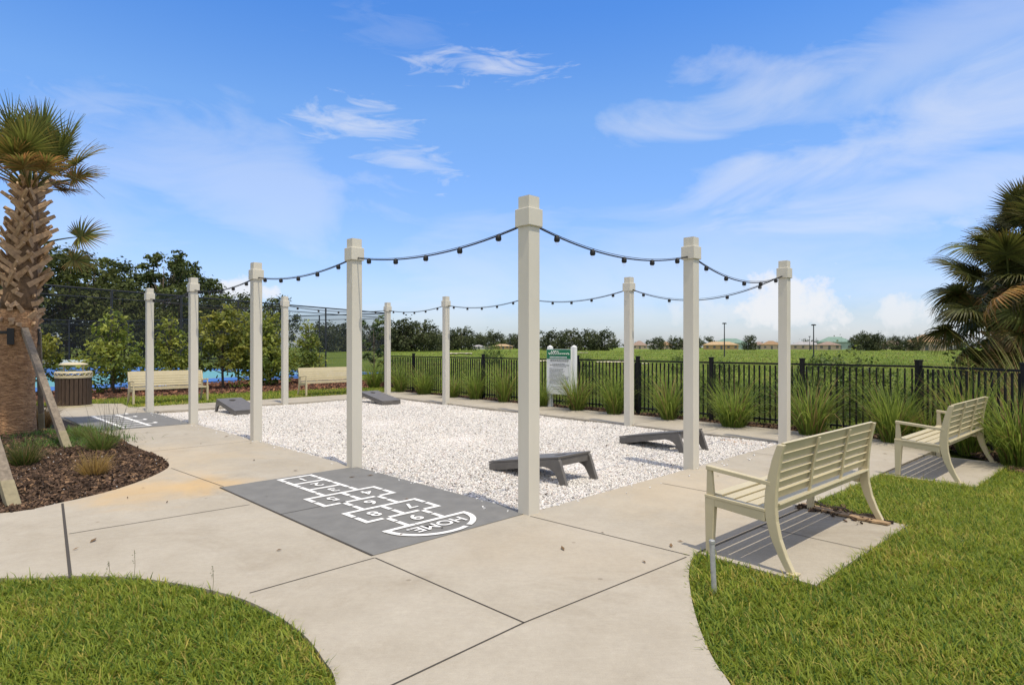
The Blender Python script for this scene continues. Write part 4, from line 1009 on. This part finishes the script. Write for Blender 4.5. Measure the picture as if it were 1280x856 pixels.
main_palm, hh = sabal(at(19, 11.45), 'palm with criss-cross leaf bases and a brown trunk, in the mulch bed', seed=3, n_frond=34, lean=.28, h=4.72)
o = link('frond', FANS[1], M['leaf'], main_palm); orient(o, R(12), R(22), 1.15, (.22, .25, 3.55)); o.scale = (.85,) * 3
o = link('frond', FANS[1], M['leaf'], main_palm); orient(o, R(28), R(4), .9, (.15, .3, 3.35)); o.scale = (.7,) * 3
o = link('frond', FANS[0], M['leaf'], main_palm); orient(o, R(165), R(30), .2, (-.25, .1, 3.5)); o.scale = (.6,) * 3
b = MB(); b.tube([(0, 0, 0), (.35, 0, .12), (.7, 0, .1), (1.05, 0, -.05), (1.35, 0, -.32)], [.014, .012, .01, .007, .003], 5); b.build('flower_stalk', mat('stalk', (.06, .07, .03), .7), main_palm, loc=(.33, 0, 4.70))
b = MB(); b.lathe([(.312, 1.84), (.318, 1.85), (.318, 1.89), (.312, 1.90)], 24); 
for k in range(4):
    a = k * 1.57 + .5; b.box((.34 * math.cos(a), .34 * math.sin(a), 1.80), (.06, .1, .30), Matrix.Rotation(a, 3, 'Z'))
b.build('brace_collar', M['strap'], main_palm)
side_palm, _ = sabal(V3(-7.85, 8.45), 'tall palm just outside the left picture edge, over the leaning timber', h=7.6, seed=5, n_frond=26)
def brace(p, q, w, label):
    p, q = Vector(p), Vector(q); root = empty('timber_brace', p); tag(root, label, 'timber brace'); b = MB(); b.bar((0, 0, 0), q - p, w, w * .9); b.build('beam', M['timber'], root, .006)
    d = (q - p).normalized(); b = MB(); b.bar(-d * .02, d * .35, w + .006, w * .9 + .006); b.build('stained_foot', M['timber_end'], root, .006)
tp = at(19, 11.45)
brace(G(84, 560, -.02), tp + Vector((.30, -.16, 1.93)), .105, 'weathered timber brace leaning right of the palm trunk, foot in the mulch')
brace(G(17, 634, -.02), V3(-7.6, 8.25, 2.3), .11, 'grey timber brace cut off by the left picture edge, foot near the walk')
brace(at(52, 12.15, -.02), tp + Vector((.31, .16, 1.9)), .09, 'dark shaded timber brace hugging the right side of the palm trunk')

CL = [fan_leaf('frond', 70, 1.0, .66, 44, 125, 85, 0, .25, .036, .42), fan_leaf('frond', 71, 1.05, .70, 44, 125, 125, .05, .3, .036, .46), fan_leaf('frond', 72, .8, .66, 44, 118, 60, 0, .25, .036, .38), fan_leaf('frond', 73, 1.05, .7, 40, 122, 135, .7, .5, .034, .8), fan_leaf('frond', 74, .9, .72, 42, 122, 110, .0, .2, .036, .8)]
def palm_clump(p, h, label, seed, n, r=.2):
    root = empty('palm_tree', p); tag(root, label, 'palm tree'); palm_trunk(h, r, r * .8, root, h * .35, seed); rng = random.Random(seed)
    for i in range(n):
        t = i / (n - 1); az = i * 2.399 + rng.uniform(-.3, .3); el = R(85) - R(125) * t + rng.uniform(-.4, .4); me = CL[2] if t < .3 else CL[0] if t < .55 else CL[4] if i % 5 == 0 else CL[1] if i % 11 else CL[3]
        o = link('frond', me, M['leaf'], root); orient(o, az, el, rng.uniform(-.9, .9), (0, 0, h - .05 - .7 * t)); s = rng.uniform(.7, 1.2); o.scale = (s,) * 3
    return root
palm_clump(at(1283, 13.4, -.1), 4.0, 'tallest drooping fan palm at the right picture edge, beyond the fence', 11, 52)
palm_clump(at(1262, 13.0, -.1), 2.95, 'lower shaggy fan palm leaning out left of the tall one', 12, 56)
palm_clump(at(1345, 12.4, -.1), 3.4, 'fan palm mostly outside the right picture edge beyond the fence', 13, 40)
LG = clump_mesh('tall_grass', 620, 2.3, 1, 80, ((.10, .12, .03), (.24, .25, .075)), .018, .30, (25, 120), (40, 86), .35, 8)
LG2 = clump_mesh('tall_grass', 460, 1.35, 1, 81, ((.07, .10, .02), (.17, .19, .05)), .016, .28, (25, 100), (45, 86), .45, 7)
for me, px, d, sc, lb in ((LG, 1305, 10.2, 1.0, 'huge yellow green arching grass at the right edge beyond the fence'), (LG2, 1238, 11.2, .95, 'shaggy brown and green grass beyond the fence, under the fan palms'), (LG2, 1282, 9.7, .9, 'brownish grass pressing on the fence at the right picture edge')):
    o = link('tall_grass', me, M['blade'], None, at(px, d, -.1)); o.scale = (sc,) * 3; tag(o, lb, 'grass clump')

# ------------------------------------------------------------------ trees and shrubs
def leaf_cloud(rng, lobes, n, size, cols, flat=1.0, shell=.55, aspect=.55, jitter=.35):
    lob = np.array([l[:3] for l in lobes]); rad = np.array([l[3] for l in lobes]); w = rad ** 2; w = w / w.sum(); k = rng.choice(len(lobes), n, p=w)
    d = rng.normal(size=(n, 3)); d /= np.linalg.norm(d, axis=1)[:, None]; r = rad[k] * (shell + (1 - shell) * rng.random(n)) * (1 + .18 * rng.normal(size=n))
    # cluster the leaves into sprays inside each lobe
    nd = 9; dirs = rng.normal(size=(len(lobes), nd, 3)); dirs /= np.linalg.norm(dirs, axis=2)[:, :, None]; pick = dirs[k, rng.integers(0, nd, n)]; d = d * .42 + pick; d /= np.linalg.norm(d, axis=1)[:, None]
    c = lob[k] + d * r[:, None] * np.array([1, 1, flat])
    nrm = d * .6 + rng.normal(size=(n, 3)) * .6 + np.array([0, 0, .5]); nrm /= np.linalg.norm(nrm, axis=1)[:, None]
    a = np.cross(nrm, rng.normal(size=(n, 3))); a /= np.linalg.norm(a, axis=1)[:, None] + 1e-9; b = np.cross(nrm, a); s = size * (.6 + .8 * rng.random(n))
    A, B = a * s[:, None] * .5, b * (s * aspect)[:, None] * .5
    V = np.stack([c - A, c - B * 1.0 + nrm * (s * .06)[:, None], c + A, c + B + nrm * (s * .06)[:, None]], 1)
    ct = np.array(cols[0]) + (np.array(cols[1]) - np.array(cols[0])) * rng.random((len(lobes), 1)); cl = ct[k] * (1 + jitter * (rng.random((n, 1)) * 2 - 1))
    return V.reshape(-1, 3), np.arange(n * 4).reshape(-1, 4), np.repeat(cl, 4, 0)
def tree_meshes(seed, h, w, n, size, cols, trunk_h=.25, kind='round', flat=.8, nl=16, tr=.03, aspect=.55, shell=.5):
    rng = np.random.default_rng(seed); lobes = []; 
    for i in range(nl):
        t = (i + .5) / nl; z = h * (trunk_h + (1 - trunk_h) * t)
        if kind == 'cone': rr = w / 2 * (1 - t) ** .75 * .9 + .05 * w; a = i * 2.4; q = rr * .62; lobes.append((q * math.cos(a), q * math.sin(a), z - .03 * h, rr * .55 + .06 * w))
        elif kind == 'oak':
            prof = math.sin(math.pi * min(.94, .22 + t * .72)) ** .7; rr = w / 2 * prof; a = i * 2.4 + rng.normal() * .4; q = rr * (.3 + .55 * rng.random()); lobes.append((q * math.cos(a), q * math.sin(a), z * (.93 + .1 * rng.random()), w * (.12 + .09 * rng.random())))
        elif kind == 'pine':
            prof = (.45 + .55 * math.sin(math.pi * (.15 + .8 * t))); rr = w / 2 * prof; a = i * 2.4 + rng.normal() * .5; q = rr * (.35 + .6 * rng.random()); lobes.append((q * math.cos(a), q * math.sin(a), z, w * (.09 + .08 * rng.random())))
        else: rr = w / 2 * math.sqrt(max(.05, 1 - (2 * t - 1) ** 2)); a = i * 2.4; q = rr * .6; lobes.append((q * math.cos(a), q * math.sin(a), z, w * .22))
    crown = fast_mesh('crown', *leaf_cloud(rng, lobes, n, size, cols, flat, shell, aspect))
    b = MB(); R0 = h * tr; b.tube([(0, 0, -.3), (.01 * h, 0, h * .3), (0, .01 * h, h * .62), (0, 0, h * .88)], [R0, R0 * .72, R0 * .42, R0 * .12], 8)
    for i, l in enumerate(lobes):
        z0 = max(h * .12, l[2] * .62); b.tube([(0, 0, z0), (l[0] * .5, l[1] * .5, z0 + (l[2] - z0) * .4), (l[0], l[1], l[2])], [R0 * .35, R0 * .22, R0 * .06], 5)
    return crown, b.mesh('trunk', smooth=True)
def plant_tree(nm, meshes, p, sc, rz, label, cat='tree', group=None, m='leaf', squash=1.0):
    root = empty(nm, p, rz); tag(root, label, cat, group); root.scale = (sc, sc, sc * squash); link('crown', meshes[0], M[m], root); link('trunk', meshes[1], M['bark'], root); return root
GR = ((.10, .15, .024), (.26, .285, .045))
MG = [tree_meshes(100, 2.7, 2.2, 2500, .135, GR, .22, 'cone', .9, 26, .018), tree_meshes(101, 2.9, 1.8, 2200, .13, ((.09, .135, .022), (.24, .26, .04)), .2, 'cone', .9, 26, .016), tree_meshes(102, 2.6, 2.3, 2500, .14, ((.11, .145, .022), (.26, .26, .045)), .3, 'oak', .9, 20, .018)]
for i, (px, d, h, k, lb) in enumerate(((50, 20.6, 2.2, 2, 'yellow green bushy tree just right of the palm trunk'), (141, 21.4, 2.95, 0, 'yellow green conical tree between the bin and the left bench'), (214, 22.6, 2.9, 1, 'leafy green tree right behind the left bench'),
                                        (279, 23.8, 3.15, 2, 'broad green tree at the right end of the left bench'), (318, 25.2, 3.3, 0, 'green tree behind the third near post from the right'), (338, 25.8, 3.3, 1, 'dark green tree left of the post with conduit boxes'), (385, 27.4, 2.9, 1, 'narrow green tree behind the farther bench'))):
    hs = (2.7, 2.9, 2.6)[k]; plant_tree('small_tree', MG[k], at(px, d, -.06), h / hs, i * 1.1, lb, 'tree', 'young trees along the court fence')
sp = tree_meshes(103, 3.0, 1.7, 900, .14, ((.05, .09, .03), (.12, .16, .05)), .3, 'pine', .8, 14, .012)
plant_tree('small_tree', sp, at(467, 26.5, -.06), .97, 0, 'thin sparse sapling left of the farthest post', 'tree', 'young trees along the court fence')
# big trees beyond the court
DK = ((.032, .048, .014), (.098, .122, .032))
BT = [tree_meshes(110, 12, 11, 6500, .46, DK, .12, 'oak', .8, 30, .03, .6), tree_meshes(111, 13, 9.5, 5200, .42, DK, .25, 'pine', .55, 34, .02, .6), tree_meshes(112, 11, 12, 6500, .46, ((.036, .052, .014), (.10, .115, .03)), .08, 'oak', .8, 30, .03, .6)]
names_ = [(-40, 66, 11.5, 0, 'dark tree at the left picture edge, behind the palm'), (25, 60, 9.3, 2, 'olive green tree beyond the court, just right of the palm trunk'), (85, 64, 11.0, 2, 'rounded green tree beyond the court, above the waste bin'), (118, 70, 11.0, 0, 'dark tree beyond the court, above the conical tree left of the bench'), (158, 78, 11.0, 0, 'dark tree in the dip left of the tallest airy pine'),
           (205, 74, 12.6, 1, 'tallest airy pine tree beyond the court, behind the leftmost posts'), (232, 80, 12.4, 1, 'airy pine right of the tallest one beyond the court'), (262, 84, 10.2, 0, 'dark tree beyond the court sloping down right of the pines'), (300, 92, 8.9, 2, 'dark low tree beyond the court, above the right end of the left bench'), (342, 98, 8.6, 0, 'dark tree beyond the court, left of the post with conduit boxes'), (182, 86, 9.5, 2, 'dark tree low behind the tallest airy pine'), (222, 66, 7.5, 2, 'low dark tree behind the left bench, in front of the pines'), (150, 64, 7.2, 2, 'low dark tree behind the conical tree by the bin'), (275, 72, 7.0, 2, 'low dark tree behind the broad small tree by the bench')]
for i, (px, d, h, k, lb) in enumerate(names_): plant_tree('large_tree', BT[k], at(px, d, .3), h / (12, 13, 11)[k], i * 1.7, lb, 'tree', 'trees beyond the court', 'leaf_far')
# far tree line
FT = [tree_meshes(120 + i, 9, 17, 3000, .72, ((.035, .048, .022), (.085, .10, .042)), .02, 'oak', .75, 26, .03, .65) for i in range(3)]
line = [(405, 150, 7.5, 'far dark oak left of the near post, behind the chain link'), (432, 160, 7.2, 'far dark oak hidden mostly by the second near post'), (462, 170, 7.6, 'far dark oak seen between the second near post and the farthest post'), (488, 165, 7.5, 'far dark oak right behind the farthest post'), (507, 160, 8.3, 'far oak left of the tallest far oak, past the fence end'),
        (526, 165, 8.2, 'tallest broad far oak between the two far posts'), (543, 178, 6.3, 'low far oak just left of the slim far post'), (562, 205, 6.6, 'low far oak right behind the slim far post'), (577, 210, 8.0, 'pointed far oak right of the slim far post'), (600, 400, 10.5, 'far oak behind the white and orange houses'), (622, 400, 10.5, 'far oak above the orange house'), (645, 390, 10, 'far oak hidden mostly by the nearest post'),
        (668, 215, 4.8, 'low far oak right of the nearest post'), (690, 205, 6.6, 'far oak right above the sign board'), (712, 200, 7.1, 'wide far oak right of the sign board top'), (736, 195, 7.0, 'roundest far oak midway between sign and far post'), (756, 195, 6.6, 'far oak just left of the far post beyond the sign')]
for i, (px, d, h, lb) in enumerate(line):
    o = plant_tree('distant_tree', FT[i % 3], at(px, d, .3), h / 9 * .91, i * 2.1, lb, 'tree', 'oaks on the far tree line', 'leaf_far')
for i, (px, d, h, lb) in enumerate(((1083, 190, 5.0, 'far bushy tree left of the brown roofed house, near the teal one'), (1098, 186, 4.2, 'far bushy tree close left of the brown roofed house'), (1074, 200, 4.4, 'far bushy tree right of the teal house'), (1142, 180, 4.0, 'small dark tree in front of the brown roofed house'), (1120, 210, 4.0, 'small far tree between bushy trees and brown roof'), (1190, 190, 4.6, 'far tree between the brown roofed house and the fan palms'), (845, 240, 4.6, 'small far palm like tree among the tan roofs'), (938, 230, 4.4, 'small far tree beside the orange walled house'), (822, 240, 4.2, 'small far tree between the tan roofed houses'))):
    plant_tree('distant_tree', FT[i % 3], at(px, d, .3), h / 9 * .95, i * 1.3, lb, 'tree', 'trees among the far houses', 'leaf_far', 1.2)
# a low far-off wood along the horizon that reads as one mass
def distant_woods():
    rng = np.random.default_rng(200); lobes = []
    for i in range(150):
        px = 380 + 1000 * i / 150 + rng.normal() * 3; d = 450 + 60 * rng.random(); h = (6.2 + 1.8 * math.sin(px * .031) + rng.normal() * 1.0) if px > 655 else 10.5 + rng.normal()
        p = at(px, d); lobes.append((p.x, p.y, .8 + h * .45, h * .58))
    v, f, c = leaf_cloud(rng, lobes, 26000, 1.6, ((.04, .055, .028), (.085, .10, .05)), 1.0, .3)
    tag(link('distant_woods', fast_mesh('distant_woods', v, f, c), M['leaf_far']), kind='stuff')
distant_woods()
RT = tree_meshes(140, 4.8, 3.4, 3600, .20, ((.022, .036, .012), (.075, .09, .025)), .1, 'oak', .9, 26, .03)
plant_tree('leafy_tree', RT, at(1310, 15.0, -.1), 1.0, .4, 'dark dense leafy tree behind the fan palms at the right edge')
# weedy bushes beyond the fence
WB = [tree_meshes(130 + i, 1.5, 2.0, 1700, .10, ((.05, .09, .018), (.13, .17, .035)), .02, 'round', .8, 14, .012) for i in range(2)]
for i, (px, d, s, lb) in enumerate(((1045, 14.5, 1.0, 'weedy dark bush beyond the fence, above the near bench'), (1085, 15.2, .85, 'weedy bush beyond the fence, right of the larger dark one'), (985, 19, .7, 'low bush beyond the fence behind the rightmost post'), (905, 24, .75, 'low bush beyond the fence between the two right-hand posts'), (728, 34, .8, 'low bush in the field right of the sign'), (850, 40, .8, 'low bush in the field left of the board post'), (617, 60, 1.3, 'low bush in the field before the orange house'), (1195, 13.2, .8, 'bush beyond the fence under the fan palms'), (1240, 14.4, 1.1, 'leafy bush beneath the tallest fan palm'), (1020, 30, .8, 'far low bush in the field behind the lamp post'), (945, 15.5, .55, 'low weed bush beyond the pickets, left of the rightmost post'), (1130, 13.0, .6, 'low weed bush beyond the pickets, right of the fence corner clump'), (870, 18.5, .6, 'low weed bush beyond the pickets behind the board post'), (805, 20.5, .6, 'low weed bush beyond the pickets, right of the far post by the sign'), (748, 22, .6, 'low weed bush beyond the pickets just left of that far post'), (660, 26, .6, 'low weed bush beyond the pickets, peeping right of the nearest post'))):
    plant_tree('bush', WB[i % 2], at(px, d, -.15), s, i, lb, 'bush', 'weedy bushes beyond the fence')

# ------------------------------------------------------------------ far houses and lamp posts
mat('tan_wall', (.46, .36, .27), .85, noise=.1, nscale=.6); mat('orange_wall', (.44, .30, .15), .85, noise=.1, nscale=.6); mat('pale_wall', (.58, .56, .52), .85, noise=.08, nscale=.6); mat('wrap_wall', (.28, .37, .32), .7, noise=.1, nscale=.5); mat('brown_roof', (.25, .16, .085), .9, noise=.2, nscale=1.5); mat('tan_roof', (.24, .175, .14), .9, noise=.2, nscale=1.5); mat('teal_roof', (.15, .23, .19), .8, noise=.15, nscale=1); mat('grey_roof', (.30, .29, .29), .85, noise=.15, nscale=1); mat('orange_roof', (.38, .27, .15), .9, noise=.15, nscale=1); mat('window_glass', (.10, .105, .11), .3)
def house(x0, x1, d, ridge_y, wall, roof, label, depth=9, eave=2.75, nwin=4, base=.56):
    """a hipped single-storey house x0..x1 in the picture's width"""
    w = (x1 - x0) / F * d; c = at((x0 + x1) / 2, d, base - .3); H = CAMH - base + .3 + (HOR - ridge_y) / F * d; eave = min(eave, H * .62); root = empty('house', c, -math.atan2(c.x, c.y) * .9); tag(root, label, 'house', 'houses across the field')
    b = MB(); b.box((0, 0, eave / 2), (w, depth, eave)); b.build('wall', M[wall], root)
    e = .5; hx, hy = w / 2 + e, depth / 2 + e; rx = max(.6, w / 2 - depth / 2 * .8); b = MB()
    b.add([(-hx, -hy, eave), (hx, -hy, eave), (hx, hy, eave), (-hx, hy, eave), (-rx, 0, H), (rx, 0, H)], [(0, 1, 5, 4), (1, 2, 5), (2, 3, 4, 5), (3, 0, 4), (3, 2, 1, 0)]); b.build('roof', M[roof], root)
    for i in range(nwin):
        x = -w / 2 + w * (i + .6) / nwin; b = MB(); dr = i == nwin // 2; hh_ = 2.0 if dr else .95; b.box((x, -depth / 2 - .01, hh_ / 2 + (.02 if dr else 1.0)), (.9 if dr else 1.0, .08, hh_)); b.build('door' if dr else 'window', M['window_glass'], root)
    return root
house(590, 606, 330, 431, 'pale_wall', 'grey_roof', 'small white gabled house right of the slim far post', 7, 2.6, 3)
house(606, 616, 330, 433, 'pale_wall', 'tan_roof', 'low grey shed between white and orange houses', 6, 2.3, 2)
house(616, 641, 340, 430, 'orange_wall', 'orange_roof', 'long orange house left of the nearest post', 10, 3.2, 5)
for x0, x1, y, r, lb in ((790, 808, 426, 'tan_roof', 'tan roofed house just right of the far post past the sign'), (809, 822, 428, 'grey_roof', 'small grey roofed house, second right of that far post'), (826, 840, 427, 'brown_roof', 'brown roofed house in the middle of the tan roofed row'), (848, 860, 427, 'tan_roof', 'tan roofed house just left of the board post')):
    house(x0, x1, 370, y, 'pale_wall' if x0 == 809 else 'tan_wall', r, lb, 9, 2.5, 3)
house(893, 932, 300, 423, 'wrap_wall', 'teal_roof', 'teal roofed house behind the orange walled one', 12, 3.4, 4)
house(880, 921, 270, 427, 'orange_wall', 'orange_roof', 'low orange walled house between the two right-hand posts', 9, 2.5, 5)
house(940, 956, 320, 427, 'pale_wall', 'tan_roof', 'pale walled house left of the dark roofed one by the rightmost post', 9, 2.5, 3)
house(952, 975, 310, 426, 'tan_wall', 'brown_roof', 'brown roofed house just left of the rightmost post', 9, 2.6, 3)
house(990, 1024, 290, 427, 'tan_wall', 'grey_roof', 'wide grey roofed house just right of the rightmost post', 9, 2.7, 4)
house(1024, 1062, 270, 421, 'wrap_wall', 'teal_roof', 'teal walled house right of the lamp post', 11, 3.6, 4)
house(1022, 1048, 250, 427, 'tan_wall', 'tan_roof', 'low tan house in front of the teal walled one', 9, 2.6, 3)
house(1104, 1126, 300, 425, 'tan_wall', 'tan_roof', 'tan house half hidden by far bushy trees', 9, 2.7, 3)
house(1136, 1176, 190, 418, 'tan_wall', 'brown_roof', 'brown hip roofed house with dark porch, far right', 11, 3.0, 5)
house(1178, 1196, 300, 427, 'pale_wall', 'brown_roof', 'small house just left of the fan palms', 9, 2.6, 3)
def lamp(px, d, top_y, label):
    p = at(px, d, .45); root = empty('street_lamp', p); tag(root, label, 'street lamp', 'lamp posts out in the field'); H = CAMH + (HOR - top_y) / F * d - .45
    b = MB(); b.tube([(0, 0, -.3), (0, 0, H)], [.10, .07], 8); b.build('pole', M['dark_pole'], root); b = MB(); b.lathe([(.05, H), (.33, H + .02), (.36, H + .12), (.2, H + .2)], 12); b.build('lamp_head', M['dark_pole'], root)
for px, d, y, lb in ((905.5, 95, 405, 'dark lamp post in the field before the orange walled house'), (1017, 90, 407, 'dark lamp post in the field before the teal house'), (637.5, 160, 418, 'slim lamp post just left of the nearest post'), (1012, 180, 421, 'shortest lamp post just left of the one before the teal house'), (935, 200, 421, 'thin distant lamp post right of the teal roofed house')): lamp(px, d, y, lb)
# bare sand strips and a hedge out in the field
def flat(nm, pts, z, m):
    tag(link(nm, poly_mesh(nm, [tuple(p[:2]) for p in pts], (), z), M[m]), kind='structure')
mat('sand', (.52, .46, .33), .95, noise=.15, nscale=.4)
def sandstrip(x0, x1, d, th, z):
    r = random.Random(int(x0)); a = [at(x0 + (x1 - x0) * i / 9, d + r.uniform(-.4, .4) * th) for i in range(10)]; b = [at(x1 - (x1 - x0) * i / 9, d + th * (.6 + .6 * r.random())) for i in range(10)]; flat('sand_strip', a + b, z, 'sand')
def zf(x, y): 
    q = min(max((math.hypot(x, y - 8) - 60) / 120, 0), 1); return -.12 + .68 * q * q * (3 - 2 * q)
for x0, x1, d, th in ((745, 782, 66, 4), (784, 812, 60, 3), (650, 690, 70, 5), (560, 590, 120, 14), (690, 735, 130, 10)):
    p = at((x0 + x1) / 2, d + th / 2); sandstrip(x0, x1, d, th, zf(p.x, d + th) + .12)

# ------------------------------------------------------------------ small things by the near bench
p = G(893.5, 747, -.05); root = empty('metal_stake', p); tag(root, 'grey galvanised pipe stake sticking up from the lawn beside the near bench', 'stake')
b = MB(); b.tube([(0, 0, -.05), (-.012, .02, .36)], .017, 12); b.build('pipe', M['galv'], root); b = MB(); b.lathe([(.0175, .352), (.020, .355), (.020, .372), (.015, .376)], 12, (-.0122, .02, 0)); b.build('pipe_cap', M['galv'], root)
pa, pb = G(1003, 631), G(1112, 656)
root = empty('broken_plank', (pa + pb) / 2); tag(root, 'rotten brown strip of wood and dirt lying under the near bench', 'plank'); off = (pa + pb) / 2; d = (pb - pa); dn = d.normalized(); nn = Vector((-dn.y, dn.x, 0)); r = random.Random(3); b = MB(); up, lo = [], []
for i in range(15):
    t = i / 14; w = .035 + .085 * t * (1 - t) * 2.2 + r.uniform(-.015, .015); c = pa - off + d * t
    up.append(c + nn * w * .6); lo.append(c - nn * w)
poly = [(q.x, q.y) for q in lo + up[::-1]]
b.prism(poly, (0, 0, .012), (1, 0, 0), (0, 1, 0), (0, 0, 1), .018); b.build('board', mat('old_wood', (.30, .205, .115), .9, noise=.4, nscale=9, bump=.6, bscale=40), root)
b = MB(); c0 = [pa - off + d * (i / 14) + nn * (.075 + .05 * math.sin(i * 1.3) + .03 * r.random()) for i in range(15)]; b.tube([q + Vector((0, 0, .014)) for q in c0], [.006 + .02 * r.random() for _ in c0], 6); b.build('dirt_edge', M['soil'], root)
rng = np.random.default_rng(77); n = 420; t = rng.random(n); w = rng.normal(size=n) * .085
pts = np.array(pa[:2]) + np.outer(t * .85, np.array(d[:2])) + np.outer(w + .03, np.array(nn[:2])); k = rng.random(n)[:, None]
stones('mulch_debris', pts, np.full(n, .008), .012 + .03 * rng.random(n) ** 2, np.array([.03, .02, .013]) + np.array([.12, .075, .045]) * k ** 2, rng, M['chip'], .4)
S.cycles.transparent_max_bounces = 16

rng = np.random.default_rng(91)
def litter(pts, z, nm):
    n = len(pts); a = rng.random(n) * 6.28; L = .018 + .03 * rng.random(n); w = L * .35; dx, dy = np.cos(a), np.sin(a)
    V = np.zeros((n, 4, 3)); V[:, 0] = np.stack([pts[:, 0] - dx * L, pts[:, 1] - dy * L, z + .004 + 0 * a], 1); V[:, 2] = np.stack([pts[:, 0] + dx * L, pts[:, 1] + dy * L, z + .006 + .012 * rng.random(n)], 1)
    V[:, 1] = np.stack([pts[:, 0] - dy * w, pts[:, 1] + dx * w, z + .012 + 0 * a], 1); V[:, 3] = np.stack([pts[:, 0] + dy * w, pts[:, 1] - dx * w, z + .009 + 0 * a], 1)
    c = np.array([.10, .065, .035]) * (.5 + 1.4 * rng.random(n))[:, None]
    tag(link(nm, fast_mesh(nm, V.reshape(-1, 3), np.arange(n * 4).reshape(-1, 4), np.repeat(c, 4, 0)), M['chip']), kind='stuff')
g = np.array([tuple(p[:2]) for p in gravel_poly]); q = scatter_in([tuple(p) for p in g], 4.0, rng); litter(q, np.full(len(q), -.028), 'leaf_litter')
q = scatter_in([(-5, 4.3), (.8, 2.6), (7, 9.5), (-7.5, 12.2)], .9, rng, lambda p: inside(p, outer) & ~inside(p, [tuple(k) for k in g])); litter(q, np.full(len(q), .002), 'leaf_litter')
